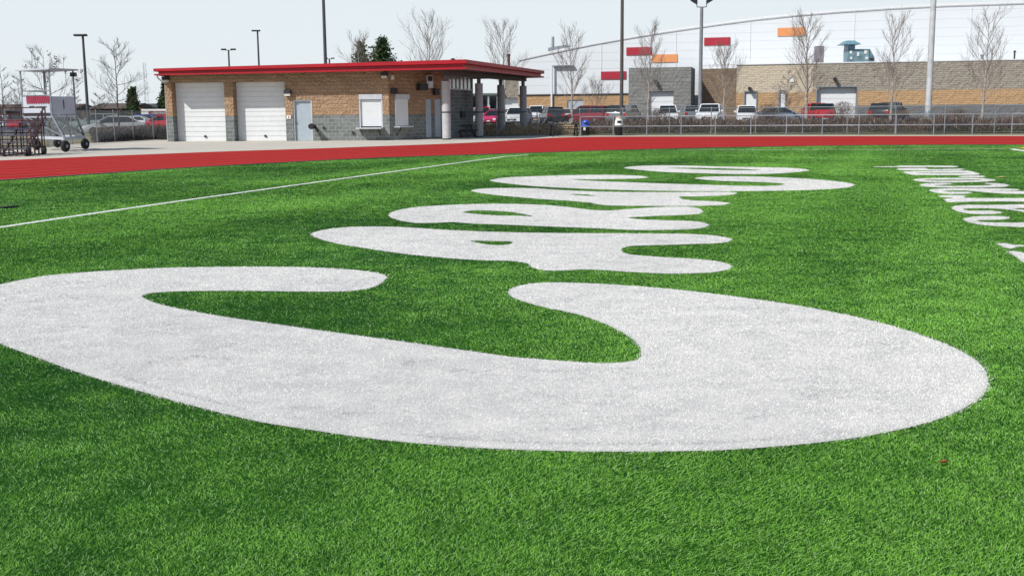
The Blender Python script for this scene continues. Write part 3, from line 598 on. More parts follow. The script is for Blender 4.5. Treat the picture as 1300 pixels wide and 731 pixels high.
# fountain on canopy wall
mb = MB(); u0_ = uz(584, 145, C, Dd, Uc)[0]; u1_ = uz(589, 145, C, Dd, Uc)[0]; wallpiece(mb, C, Uc, u0_, u1_, uz(586, 149.5, C, Dd, Uc)[1], uz(586, 141, C, Dd, Uc)[1], .12, off=.12); mb.build('wall_box', m_black, root)
# gutter spout at left
mb = MB(); q = lambda px, py, Y: P(px, py, Y); mb.tube([q(199.5, 96.5, 62.6), q(200.5, 99.5, 62.7), q(206, 104, 63.5), q(209.5, 105, 63.8), (P(209.5, 105, 63.8)[0]-.02, P(209.5, 105, 63.8)[1], 0.1)], .04, 8)
mb.build('downspout', m_alu, root, smooth=True)
# roof slab: ring with stepped fascia
BLx, BLy = -20.0, 81.5
plan = [(fl[0], fl[1]), (fr[0], fr[1]), (brr[0], brr[1]), (BLx, BLy)]
cen = np.mean(np.array(plan), axis=0)
def ringat(frac, inset):
    out = []
    for p in plan:
        v = np.array(p)-cen; v = v*(1-inset/np.linalg.norm(v)*1.3); q_ = cen+v; s_, t2 = soff(*p), topf(*p); out.append((q_[0], q_[1], s_+(t2-s_)*frac))
    return out
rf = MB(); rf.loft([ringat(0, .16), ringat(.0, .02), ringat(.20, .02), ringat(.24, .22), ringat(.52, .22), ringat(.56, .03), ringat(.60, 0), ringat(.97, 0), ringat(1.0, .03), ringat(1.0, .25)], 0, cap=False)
# side (right) faces share the mesh but carry a browner red with their shade put into the colour
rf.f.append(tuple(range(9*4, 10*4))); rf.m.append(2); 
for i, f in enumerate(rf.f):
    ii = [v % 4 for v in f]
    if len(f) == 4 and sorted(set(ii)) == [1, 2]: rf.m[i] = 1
rfo = rf.build('roof', [m_red, m_redshade, m_soffit], root)
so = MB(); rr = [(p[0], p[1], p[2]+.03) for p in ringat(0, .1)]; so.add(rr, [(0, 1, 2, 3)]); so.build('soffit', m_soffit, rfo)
# beam under canopy edge
bmb = MB(); a = (-3.61, 62.8); b = (1.0, 77.6)
za = soff(*a); zb2 = soff(*b)
bmb.add([(a[0]+i*.14, a[1]-.25, za-j) for i in (-1, 1) for j in (-.02, .26)]+[(b[0]+i*.14, b[1]+.3, zb2-j) for i in (-1, 1) for j in (-.02, .26)], [(0, 1, 3, 2), (4, 5, 7, 6), (0, 2, 6, 4), (1, 3, 7, 5), (0, 1, 5, 4), (2, 3, 7, 6)]); bmb.build('beam', mat('dark_beam', (.07, .06, .06, 1), .6), root)
# roof top pieces
p = P(646, 82, 79); mb = MB(); mb.tube([(p[0], p[1]-3, topf(p[0], p[1]-3)-.05), (p[0], p[1]-3, P(646, 69.5, p[1]-3)[2])], .09, 10); mb.tube([(p[0], p[1]-3, P(646, 71.5, p[1]-3)[2]), (p[0], p[1]-3, P(646, 69, p[1]-3)[2])], .12, 10); mb.build('roof_vent_pipe', mat('rusty_pipe', (.10, .04, .035, 1), .7), root)
p = P(575, 75, 62.8); mb = MB(); mb.lathe((p[0], p[1], topf(p[0], p[1])-.02), [(.06, 0), (.06, .10), (.13, .12), (.13, .16), (.02, .2)], 10); mb.build('roof_vent', m_dark, root)
# columns
for i, (cx_, base, top_) in enumerate([(566.8, 177.7, 103), (608.6, 174.4, 106), (636.3, 171.9+.1, 108), (664.5, 170.9, 109.3)]):
    g = G(cx_, base); r_ = .245; c_ = (g[0], g[1]+r_)
    ztop = P(cx_, top_, c_[1])[2]; zs = soff(*c_)
    s_ = MB(); s_.lathe((c_[0], c_[1], 0), [(r_, .05), (r_, 1.50), (r_-.03, 1.49), (r_-.03, 1.56), (r_, 1.56), (r_, ztop-.02), (r_-.03, ztop)], 24)
    col = s_.build('column', m_conc2, root, smooth=True)
    s_ = MB(); s_.lathe((c_[0], c_[1], 0), [(r_+.01, 0), (r_+.01, .075)], 24); s_.build('black_foot', m_black, col); s_ = MB(); s_.lathe((c_[0], c_[1], 0), [(r_+.006, 1.495), (r_+.006, 1.565)], 24); s_.build('black_ring', m_black, col)
    s_ = MB(); s_.lathe((c_[0], c_[1], 0), [(.12, ztop-.01), (.12, zs-.2), (.17, zs-.18), (.17, zs+.02)], 14); s_.build('steel_neck', mat('neck_steel', (.16, .15, .15, 1), .6) if i == 0 else MATS['neck_steel'], col)
# soffit lamp seen at the canopy's rear: skip; bench inside the canopy
def picnic(px, py, yaw, lab, name='picnic_table', gr='picnic tables at the canopy', Lx=2.1):
    g = G(px, py); t = thing(name, lab, 'picnic table', g, gr); T = Matrix.Translation(Vector(g)) @ Matrix.Rotation(yaw, 4, 'Z')
    mb = MB(); mb.T = T
    for i in range(5): mb.box(-Lx/2, Lx/2, -.36+i*.146, -.36+i*.146+.135, .72, .76)
    mb.build('table_top', m_dark, t)
    for s_ in (-1, 1):
        mb = MB(); mb.T = T; mb.box(-Lx/2, Lx/2, s_*.72-.13, s_*.72+.13, .43, .47); mb.build('bench_seat', m_dark, t)
    for s_ in (-1, 1):
        mb = MB(); mb.T = T; X_ = s_*Lx*.36
        mb.tube([(X_, -.55, .02), (X_, -.30, .42), (X_, -.22, .72)], .045, 6); mb.tube([(X_, .55, .02), (X_, .30, .42), (X_, .22, .72)], .045, 6)
        mb.tube([(X_, -.80, .42), (X_, .80, .42)], .045, 6); mb.tube([(X_, -.5, .05), (X_, .5, .05)], .025, 6); mb.build('leg_frame', m_dark, t, smooth=True)
picnic(716, 173.2, R(8), 'dark metal picnic table standing by the end of the near railing')
picnic(586, 174.6, R(60), 'dark picnic table in the shade against the grey wall under the canopy')

# ------------------------------------------------------------------ fences
def chain_fence(lab, pts, h, name='chain_link_fence', wire=True):
    pts = [np.array(p) for p in pts]; t = thing(name, lab, 'fence', (pts[0][0], pts[0][1], 0))
    for p in pts:
        mb = MB(); mb.tube([(p[0], p[1], -.05), (p[0], p[1], h+.03)], .032, 8); mb.lathe((p[0], p[1], h+.02), [(.04, 0), (.03, .03), (.005, .05)], 8); mb.build('post', m_steel, t, smooth=True)
    mb = MB(); mb.tube([(p[0], p[1], h) for p in pts], .024, 6); mb.tube([(p[0], p[1], .06) for p in pts], .012, 6); mb.build('rail', m_steel, t)
    if wire:
        dd = np.r_[0, np.cumsum([np.linalg.norm(pts[i+1]-pts[i]) for i in range(len(pts)-1)])]; PX = np.array(pts)
        f = lambda s: (float(np.interp(s, dd, PX[:, 0])), float(np.interp(s, dd, PX[:, 1]))-.035)
        mb = MB(); st = .085; s = -h; w_ = .0035
        while s < dd[-1]:
            for sg_ in (1, -1):
                s0_, s1_ = (s, s+h) if sg_ == 1 else (s+h, s)
                z0_, z1_ = .05, h
                # clip
                ts = [0, 1]
                def at(t_): return s0_+(s1_-s0_)*t_
                lo, hi = 0., 1.
                for bound, sgn in ((0, 1), (dd[-1], -1)):
                    fa, fb = (at(0)-bound)*sgn, (at(1)-bound)*sgn
                    if fa < 0 and fb < 0: lo, hi = 1, 0
                    elif fa < 0: lo = max(lo, fa/(fa-fb))
                    elif fb < 0: hi = min(hi, fa/(fa-fb))
                if hi-lo > .02:
                    a = f(at(lo)); b = f(at(hi)); za_, zb_ = z0_+(z1_-z0_)*lo, z0_+(z1_-z0_)*hi
                    dv = w_
                    mb.add([(a[0]-dv, a[1], za_), (a[0]+dv, a[1], za_), (b[0]+dv, b[1], zb_), (b[0]-dv, b[1], zb_)], [(0, 1, 2, 3)])
            s += st
        mb.build('chain_link_mesh', m_wire, t)
chain_fence('chain link fence behind the wheeled tower at the left', fL, 1.76)
chain_fence('taller chain link fence in front of the shrubs right of the building', fR, 1.68)
inn_px = [(696, 174.2), (737, 173.6), (778.5, 173.3), (821, 173), (864.5, 172.8), (908, 172.7), (953, 172.5), (998, 172.4), (1043.5, 172.4), (1090, 172.4), (1137, 172.3), (1185, 172.2), (1234, 172), (1284, 171.8), (1336, 171.8), (1390, 171.8)]
inn = [np.array(G(*p)[:2]) for p in inn_px]; hI = 1.19
t = thing('pipe_railing', 'low three rail pipe fence along the edge of the red track', 'fence', (inn[0][0], inn[0][1], 0))
for p in inn[1:]:
    mb = MB(); mb.tube([(p[0], p[1], -.02), (p[0], p[1], hI)], .032, 8); mb.build('post', m_steel, t, smooth=True)
for z_ in (hI, .60): 
    mb = MB(); pp = [(p[0], p[1], z_) for p in inn[1:]]; mb.tube(pp, .027, 6); mb.build('rail', m_steel, t)
mb = MB(); mb.tube([(p[0], p[1], .10) for p in inn[1:]], .014, 6); mb.build('rail', m_dark, t)
# curved dark end of the railing
p1 = inn[1]; e0 = inn[0]
mb = MB(); arc = [(p1[0], p1[1], hI)] + [(e0[0]+.15, e0[1], hI)]
for k in range(0, 9): a_ = math.pi/2+math.pi*k/8; arc.append((e0[0]+.1+.30*math.cos(a_), e0[1], hI-.30+.30*math.sin(a_)))
arc += [(p1[0], p1[1], hI-.6)]
mb.tube(arc, .026, 6); mb.tube([(e0[0]+.28, e0[1], 0), (e0[0]+.28, e0[1], hI)], .03, 6); mb.build('curved_end_rail', m_dark, t, smooth=True)

# ------------------------------------------------------------------ bins
def litter_bin(px, py, h, r_, lidm, lab, tall=False):
    g = G(px, py); t = thing('litter_bin', lab, 'bin', g)
    mb = MB(); mb.lathe(g, [(r_*.86, 0), (r_*.92, .05), (r_, h*.56), (r_*1.02, h*.58)], 20); mb.build('barrel', m_black, t, smooth=True)
    mb = MB(); mb.lathe(g, [(r_*1.08, h*.56), (r_*1.1, h*.62), (r_*1.02, h*.66), (r_*.92, h*.86), (r_*.6, h*.97), (r_*.1, h)], 20); l = mb.build('lid', lidm, t, smooth=True)
    mb = MB(); mb.box(g[0]-r_*.5, g[0]+r_*.5, g[1]-r_*1.04, g[1]-r_*.8, h*.69, h*.83); mb.build('opening_flap', m_black if not tall else m_dark, l)
    return g, t
g, t = litter_bin(743.6, 171.8, 1.0, .25, m_blue, 'black barrel litter bin with a bright blue domed lid')
mb = MB(); mb.box(g[0]-.17, g[0]-.03, g[1]-.26, g[1]-.22, .32, .5); mb.build('label_sticker', m_whitepl, t)
g, t = litter_bin(785.6, 172.0, 1.12, .26, m_whitepl, 'black barrel litter bin with a cream coloured lid beside the dark lamp post', True)
mb = MB(); mb.lathe((g[0], g[1], 1.0), [(.12, 0), (.2, .06), (.2, .18), (.14, .22)], 14); mb.build('lid_top', mat('cream_plastic', (.72, .58, .42, 1), .6), t, smooth=True)

# ------------------------------------------------------------------ wheeled tower
def wheeled_tower():
    w1 = G(83.5, 193.2); w2 = G(108.5, 189.6); w0 = G(47, 190.8)
    ux = unit(w0[:2], w1[:2]); c0 = np.array(w0[:2]); Lx = float(np.linalg.norm(np.array(w1[:2])-w0[:2]))
    e = np.array(w2[:2])-w1[:2]
    t = thing('rolling_tower', 'white roofed observation tower on black wheels standing on the concrete at the left', 'tower', (w0[0], w0[1], 0))
    corners = [c0, c0+ux*Lx, c0+ux*Lx+e, c0+e]
    for c in corners:
        mb = MB(); ax = unit((0, 0), (1., -.28)); T_ = [(c[0]-ax[0]*.07, c[1]-ax[1]*.07, .24), (c[0]+ax[0]*.07, c[1]+ax[1]*.07, .24)]
        mb.tube([T_[0], ((T_[0][0]+T_[1][0])/2, (T_[0][1]+T_[1][1])/2, .24), T_[1]], [.22, .25, .22], 18); w_ = mb.build('wheel', m_rubber, t, smooth=True)
        mb = MB(); mb.tube([(c[0]-ax[0]*.09, c[1]-ax[1]*.09, .24), (c[0]+ax[0]*.09, c[1]+ax[1]*.09, .24)], .07, 10); mb.build('hub', m_steel, w_)
        mb = MB(); mb.bar((c[0], c[1], .25), (c[0], c[1], .55), .07); mb.build('axle_fork', m_steel, t)
    mb = MB()
    for i in range(4): a = corners[i]; b = corners[(i+1) % 4]; mb.bar((a[0], a[1], .56), (b[0], b[1], .56), .10, .12)
    mb.build('base_frame', m_panel, t)
    mid = sum(corners)/4
    # cabin corners (inset)
    nY = w1[1]+.1; cc = [np.array(P(29, 135, nY+1.25)[:2]), np.array(P(65, 135, nY)[:2]), np.array(P(95.5, 135, nY+1.3)[:2])]; cc.append(cc[0]+cc[2]-cc[1]); cmid = sum(cc)/4
    zf, zw, zr = 1.52, 2.28, 3.36
    for i, c in enumerate(cc):
        mb = MB(); b = corners[i]; mb.bar((b[0], b[1], .56), (c[0], c[1], zf), .08); mb.build('leg', m_steel, t)
        mb = MB(); mb.bar((c[0], c[1], zf), (c[0], c[1], zr), .055); mb.build('roof_post', m_steel, t)
    mb = MB()
    for i in range(4):
        a = corners[i]*.7+corners[(i+1) % 4]*.3; b = cc[(i+1) % 4]*.6+cc[i]*.4; mb.bar((a[0], a[1], .6), (b[0], b[1], zf), .05)
        a = corners[(i+1) % 4]; b = cc[i]; mb.bar((a[0], a[1], .6), (b[0], b[1], zf), .035)
    mb.build('diagonal_brace', m_steel, t)
    mb = MB(); mb.add([(c[0], c[1], z_) for z_ in (zf-.1, zf) for c in cc], [(3, 2, 1, 0), (4, 5, 6, 7), (0, 1, 5, 4), (1, 2, 6, 5), (2, 3, 7, 6), (3, 0, 4, 7)]); mb.build('deck', m_panel, t)
    for i in range(4):
        a = cc[i]; b = cc[(i+1) % 4]; v = b-a; n_ = np.array([v[1], -v[0]])/np.linalg.norm(v)*.02
        q = [a+v*.03, b-v*.03]
        mb = MB(); mb.add([(p[0]+s_*n_[0], p[1]+s_*n_[1], z_) for z_ in (zf+.05, zw) for s_ in (-1, 1) for p in q], [(0, 1, 3, 2), (4, 5, 7, 6), (0, 1, 5, 4), (2, 3, 7, 6), (0, 2, 6, 4), (1, 3, 7, 5)])
        pn = mb.build('side_panel', m_panel, t)
        if i == 0:
            mb = MB(); k = 10
            for j in range(k):
                s0 = q[0]+(q[1]-q[0])*(.15+.85*j/k); s1 = q[0]+(q[1]-q[0])*(.15+.85*(j+1)/k); s_m = (s0+s1)/2; o_n = n_*1.9
                mb.add([(s0[0]+o_n[0], s0[1]+o_n[1], zw+.02), (s1[0]+o_n[0], s1[1]+o_n[1], zw+.02), (s1[0]+o_n[0], s1[1]+o_n[1], zw-.24), (s_m[0]+o_n[0]*1.4, s_m[1]+o_n[1]*1.4, zw-.31), (s0[0]+o_n[0], s0[1]+o_n[1], zw-.24)], [(0, 1, 2, 3, 4)])
                mb.add([(s0[0]+o_n[0]*1.3, s0[1]+o_n[1]*1.3, zw+.02), (s0[0]+ux[0]*.02+o_n[0]*1.5, s0[1]+ux[1]*.02+o_n[1]*1.5, zw+.02), (s0[0]+ux[0]*.02+o_n[0]*1.5, s0[1]+ux[1]*.02+o_n[1]*1.5, zw-.22), (s0[0]+o_n[0]*1.3, s0[1]+o_n[1]*1.3, zw-.22)], [(0, 1, 2, 3)], 1)
            mb.build('scalloped_banner', [m_scallop, m_whitepl], pn)
            mb = MB(); o_n = n_*2.5
            for (f0, f1, z0_, z1_) in ((.25, .45, zw-.42, zw-.38), (.5, .9, zw-.43, zw-.40), (.0, 1.0, zf-.02, zf+.09)):
                a_ = q[0]+(q[1]-q[0])*f0; b_ = q[0]+(q[1]-q[0])*f1
                mb.add([(a_[0]+o_n[0], a_[1]+o_n[1], z0_), (b_[0]+o_n[0], b_[1]+o_n[1], z0_), (b_[0]+o_n[0], b_[1]+o_n[1], z1_), (a_[0]+o_n[0], a_[1]+o_n[1], z1_)], [(0, 1, 2, 3)])
            mb.build('dark_trim', m_dark, pn)
        if i == 1:
            mb = MB(); o_n = n_*1.6; c_ = (q[0]+q[1])/2
            mb.bar((c_[0]+o_n[0], c_[1]+o_n[1], zf+.25), (c_[0]+o_n[0], c_[1]+o_n[1], zw-.14), .03); mb.build('panel_mark', m_plank, pn)
    mb = MB()
    for z_ in (zw+.05, zw+.25):
        for i in (0, 3): a = cc[i]; b = cc[(i+1) % 4]; mb.tube([(a[0], a[1], z_), (b[0], b[1], z_)], .022, 6)
    mb.build('hand_rail', m_steel, t)
    # flat square roof, its near corner towards the camera
    rr = [cmid+(c-cmid)*1.22 for c in cc]; mb = MB()
    mb.add([(c[0], c[1], zr) for c in rr]+[(c[0], c[1], zr+.06) for c in rr]+[(cmid[0], cmid[1], zr+.08)], [(3, 2, 1, 0), (0, 1, 5, 4), (1, 2, 6, 5), (2, 3, 7, 6), (3, 0, 4, 7), (4, 5, 8), (5, 6, 8), (6, 7, 8), (7, 4, 8)])
    mb.build('canopy_roof', m_panel, t)
    c = cc[2]; mb = MB(); mb.box(c[0]-.02, c[0]+.2, c[1]-.3, c[1]-.1, zr-.25, zr-.08); mb.build('floodlight', m_dark, t)
    a = cmid+np.array([-.1, .2]); mb = MB()
    for dx in (-.12, .12):
        mb.tube([(a[0]+dx, a[1], zf), (a[0]+dx, a[1], zr)], .03, 6)
    for k in range(9): mb.tube([(a[0]-.12, a[1], zf+.2+k*.2), (a[0]+.12, a[1], zf+.2+k*.2)], .015, 6)
    mb.build('ladder', m_steel, t)
wheeled_tower()

# ------------------------------------------------------------------ bleachers
def bleacher():
    g = G(58, 198.3); t = thing('bleachers', 'small maroon framed bleachers with blue grey planks at the left edge', 'bleachers', g)
    o = np.array(G(37, 198.9)[:2]); by = unit(G(37, 198.9)[:2], G(60, 196.2)[:2]); ax = np.array([by[1], -by[0]]); g = (o[0], o[1], 0); t.location = g
    rows = 5; dep = .50; Lx = 3.6
    Q = lambda u, v, z: (o[0]-ax[0]*u+by[0]*v, o[1]-ax[1]*u+by[1]*v, z)
    for i in range(6):
        u = .15+i*.78; mb = MB()
        mb.bar(Q(u, 0, .04), Q(u, rows*dep, .04), .05)
        for r_ in range(rows): mb.bar(Q(u, (r_+.45)*dep, .04), Q(u, (r_+.45)*dep, .25+.24*r_), .045); mb.bar(Q(u, r_*dep+.05, .22+.24*r_), Q(u, (r_+1)*dep, .22+.24*r_), .04)
        mb.bar(Q(u, 0, .06), Q(u, rows*dep, 1.25), .03)
        mb.bar(Q(u, rows*dep, .04), Q(u, rows*dep+.05, 1.80), .035)
        mb.build('frame', m_frame, t)
    for r_ in range(rows):
        s = .0
        mb = MB(); mb.bar(Q(s, (r_+.45)*dep, .28+.24*r_), Q(s+Lx, (r_+.45)*dep, .28+.24*r_), .26, .045); mb.build('seat_plank', m_plank, t)
        mb = MB(); mb.bar(Q(s, (r_+1.0)*dep-.1, .13+.24*r_), Q(s+Lx, (r_+1.)*dep-.1, .13+.24*r_), .22, .04); mb.build('foot_plank', m_plank, t)
    mb = MB()
    for z_ in (1.30, 1.55, 1.80): mb.bar(Q(.1, rows*dep+.05, z_), Q(4.2, rows*dep+.05, z_), .04)
    for k in range(6):
        v = .05+k*.5; mb.bar(Q(.05, v, .2+.22*k), Q(.05, v, min(.8+.22*k, 1.8)), .04)
    mb.bar(Q(.05, .05, .8), Q(.05, rows*dep, 1.8), .035); mb.bar(Q(.05, .05, .5), Q(.05, rows*dep, 1.45), .03); mb.bar(Q(.3, .0, .1), Q(1.6, .1, .6), .035)
    mb.build('guard_rail', m_frame, t)
    for u, v in ((.1, .3), (1.8, 1.2), (.1, 2.2)):
        mb = MB(); c = Q(u, v, .17); mb.tube([(c[0]-ax[0]*.06, c[1]-ax[1]*.06, .17), (c[0]+ax[0]*.06, c[1]+ax[1]*.06, .17)], .17, 14); mb.build('wheel', m_rubber, t, smooth=True)
bleacher()

# ------------------------------------------------------------------ light poles
def atpx(px, Y):
    """ground position seen at horizon column px and depth Y"""
    hy = 144.5-.0085*(px-650); p = P(px, hy, Y); return (p[0], Y, gz(p[0], Y)-.03)
def zpx(px, py, Y): return P(px, py, Y)[2]
def pole(px, Y, toppx, toppy, rb, rt_, m, lab, head, name='light_pole', hm=None):
    b = atpx(px, Y); zt = zpx(toppx, toppy, Y); t = thing(name, lab, 'light pole', b)
    mb = MB(); mb.tube([(b[0], b[1], b[2]-.1), (b[0], b[1], (b[2]+zt)/2), (b[0], b[1], zt)], [rb, (rb+rt_)/2, rt_], 12); mb.build('pole', m, t, smooth=True)
    hm = hm or m_dark
    if head == 'shoebox':
        mb = MB(); mb.bev(b[0]-.75, b[0]+.35, b[1]-.3, b[1]+.3, zt-.02, zt+.16, .06); mb.build('lamp_head', hm, t)
    if head == 'twin':
        s = Y/80
        for sg_ in (-1, 1):
            mb = MB(); mb.tube([(b[0], b[1], zt), (b[0]+sg_*.33*s, b[1], zt+.02), (b[0]+sg_*.36*s, b[1], zt+.3*s)], .035*s, 6); mb.build('arm', hm, t)
            mb = MB(); x0_, x1_ = b[0]+sg_*.34*s, b[0]+sg_*.78*s
            mb.add([(x0_, b[1]-.22*s, zt+.2*s), (x0_, b[1]+.22*s, zt+.2*s), (x0_, b[1]-.22*s, zt+.5*s), (x0_, b[1]+.22*s, zt+.5*s), (x1_, b[1]-.2*s, zt+.46*s), (x1_, b[1]+.2*s, zt+.46*s), (x1_, b[1]-.2*s, zt+.56*s), (x1_, b[1]+.2*s, zt+.56*s)],
                   [(0, 1, 3, 2), (4, 6, 7, 5), (0, 2, 6, 4), (1, 5, 7, 3), (0, 4, 5, 1), (2, 3, 7, 6)]); mb.build('lamp_head', hm, t)
    if head == 'tee':
        mb = MB(); mb.bar((b[0]-.5, b[1], zt), (b[0]+.5, b[1], zt), .08); mb.build('arm', hm, t)
        for sg_ in (-1, 1):
            mb = MB(); mb.bev(b[0]+sg_*.7-.35, b[0]+sg_*.7+.35, b[1]-.3, b[1]+.3, zt, zt+.22, .06); mb.build('lamp_head', hm, t)
    return t, b
pole(112, 100, 105.4, 46, .15, .10, m_polegrey, 'dark light pole with a flat head beside the wheeled tower', 'shoebox')
pole(415.5, 82, 411.9, -60, .14, .10, m_polegrey, 'tall dark pole rising behind the red roof out of the picture top', None)
pole(331.5, 150, 330.5, 40, .16, .11, m_polegrey, 'slim pole with one small head behind the left part of the red roof', 'shoebox')
pole(294, 165, 293.5, 64, .16, .12, m_polegrey, 'short looking pole with two lamp heads above the left garage doors', 'tee')
pole(420.5, 230, 420, 75, .2, .16, m_polegrey, 'tiny far lamp with two heads just above the roof right of the tall dark pole', 'tee')
pole(486, 150, 476.4, 61, .12, .10, m_polegrey, 'small lamp pole among the two conifers behind the roof', 'shoebox') if False else pole(476.5, 150, 476.4, 61, .12, .10, m_polegrey, 'small lamp pole among the two conifers behind the roof', 'shoebox')
t, b = pole(789, 90, 792, -60, .15, .12, mat('brown_pole_paint', (.085, .075, .07, 1), .5), 'tall dark post in front of the lower red rectangles of the white factory', None)
pole(888.5, 105, 890.4, 9.5, .19, .15, mat('grey_pole_paint', (.22, .23, .25, 1), .5), 'grey light pole with twin angled heads in front of the factory', 'twin')
t, b = pole(1178.3, 75, 1186.5, -60, .215, .17, m_poleconc, 'thick pale concrete pole on a round footing behind the railing at the right', None, 'concrete_pole')
z1_ = zpx(1178, 150.2, 75); mb = MB(); mb.lathe((b[0], b[1], b[2]), [(.5, -.1), (.5, z1_-b[2]-.04), (.46, z1_-b[2])], 20); mb.build('footing', m_conc3, t, smooth=True)
mb = MB(); mb.lathe((b[0], b[1], z1_), [(.27, 0), (.27, .36), (.235, .5)], 16); mb.build('collar', m_steel, t, smooth=True)
# far lattice mast
b = atpx(187, 420); zt = zpx(184, 80, 420); t = thing('lattice_mast', 'faint distant lattice mast above the dark roof at the left', 'mast', b); mb = MB()
for i in range(3):
    a_ = i*2.1; mb.tube([(b[0]+.9*math.cos(a_), b[1]+.9*math.sin(a_), b[2]), (b[0]+.5*math.cos(a_), b[1]+.5*math.sin(a_), zt)], .05, 4)
k = 0; z_ = b[2]
while z_ < zt-1.5:
    a_ = k*2.1; mb.tube([(b[0]+.8*math.cos(a_), b[1]+.8*math.sin(a_), z_), (b[0]+.8*math.cos(a_+2.1), b[1]+.8*math.sin(a_+2.1), z_+1.5)], .03, 3); z_ += .75; k += 1
mb.build('lattice', m_steel, t)
for zz in (.35, .55, .8):
    mb = MB(); z_ = b[2]+(zt-b[2])*zz; mb.bar((b[0]-2, b[1], z_), (b[0]+2, b[1], z_), .06); mb.build('antenna', m_steel, t)

# ------------------------------------------------------------------ factory
FA = atpx(797, 132); FB = atpx(1300, 122)
fa, fb = FA[:2], FB[:2]; Uf = unit(fa, fb); Lf = float(np.linalg.norm(np.array(fb)-fa))
froot = thing('factory_building', 'long white clad factory with a curved roofline and brick lower walls beyond the car park', 'building', (FA[0], FA[1], 0))
def fz(px, py): return uz(px, py, fa, fb, Uf)
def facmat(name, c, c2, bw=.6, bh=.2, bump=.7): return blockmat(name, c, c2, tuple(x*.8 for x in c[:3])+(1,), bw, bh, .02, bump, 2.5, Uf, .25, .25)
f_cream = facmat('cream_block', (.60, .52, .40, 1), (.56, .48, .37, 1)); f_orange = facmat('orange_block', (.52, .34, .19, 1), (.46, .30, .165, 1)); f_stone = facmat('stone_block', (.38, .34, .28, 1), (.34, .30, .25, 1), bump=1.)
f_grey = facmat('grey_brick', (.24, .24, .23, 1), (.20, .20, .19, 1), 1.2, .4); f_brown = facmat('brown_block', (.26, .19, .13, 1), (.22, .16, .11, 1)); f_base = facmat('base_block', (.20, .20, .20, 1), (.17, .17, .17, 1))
def metalmat():
    m, t = newmat('white_cladding'); sep = t.add('ShaderNodeSeparateXYZ'); t.link(t.pos(), sep.inputs[0])
    wv = t.add('ShaderNodeMath', operation='FRACT'); ml = t.add('ShaderNodeMath', operation='MULTIPLY'); t.link(sep.outputs[2], ml.inputs[0]); ml.inputs[1].default_value = 1.0; t.link(ml.outputs[0], wv.inputs[0])
    a = t.ramp(wv.outputs[0], .93, .96)
    c = t.mix(a, (.63, .66, .68, 1), (.575, .605, .625, 1)); c = t.mix(t.ramp(t.noise(.08, 3), .3, .7, 0, .5), c, (.58, .61, .64, 1))
    t.link(c, t.b.inputs['Base Color']); t.b.inputs['Roughness'].default_value = .55
    b = t.add('ShaderNodeBump'); b.inputs['Strength'].default_value = .5; b.inputs['Distance'].default_value = .03; t.link(a, b.inputs['Height']); t.link(b.outputs[0], t.b.inputs['Normal']); return m
m_clad = metalmat()
def fbox(mb, u0_, u1_, z0, z1, t=.4, off=0., mi=0): wallpiece(mb, fa, Uf, u0_, u1_, z0, z1, t, off=off, mi=mi)
u877 = fz(877, 110)[0]; u888 = fz(888, 110)[0]; u935 = fz(935, 110)[0]; u1032 = fz(1032, 110)[0]; uE = fz(1300, 110)[0]+14
zp1 = fz(935, 83.3)[1]; zp2 = fz(1300, 76)[1]; zpar = (zp1+zp2)/2
dr1 = (fz(945.5, 130)[0], fz(960, 130)[0]); dr1t = fz(950, 117)[1]
dr2 = (fz(989.5, 130)[0], fz(996.5, 130)[0]); dr2t = fz(992, 115.5)[1]
gd = (fz(1037, 130)[0], fz(1087, 130)[0]); gdt = fz(1060, 111)[1]
zor = fz(960, 118)[1]; zor2 = fz(1200, 114)[1]; zbase = fz(1150, 133.5)[1]
ZG = .3
def band(name, segs_, m, t=.4, off=0):
    mb = MB()
    for s_ in segs_: fbox(mb, *s_, t, off)
    return mb.build(name, m, froot)
band('cream_wall', [(u935, u1032, zor, zpar), (dr1[0], dr1[1], zor, zor+.001)][:1], f_cream)
zo = zor
band('orange_wall', [(u935, dr1[0], ZG, zo), (dr1[1], dr2[0], ZG, zo), (dr2[1], u1032, ZG, zo)] + ([(dr1[0], dr1[1], dr1t, zo)] if dr1t < zo-.02 else []), f_orange)
band('stone_wall', [(u1032, gd[0], zor2, zpar), (gd[1], uE, zor2, zpar), (gd[0], gd[1], max(gdt, zor2), zpar)], f_stone, off=.06)
band('orange_wall', [(u1032, gd[0], zbase, zor2), (gd[1], uE, zbase, zor2)] + ([(gd[0], gd[1], gdt, zor2)] if gdt < zor2-.02 else []), f_orange, off=.06)
band('base_wall', [(u1032, gd[0], ZG, zbase), (gd[1], uE, ZG, zbase)], f_base, off=.09)
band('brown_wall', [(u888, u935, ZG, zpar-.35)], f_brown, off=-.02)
band('parapet_cap', [(u888+.05, uE, zpar, zpar+.12)], m_whitedoor, t=.6, off=.12)
# flat roof of the low wing
mb = MB(); fbox(mb, u888, uE, zpar-.5, zpar-.4, 14, -.3); mb.build('low_roof', m_whitedoor, froot)
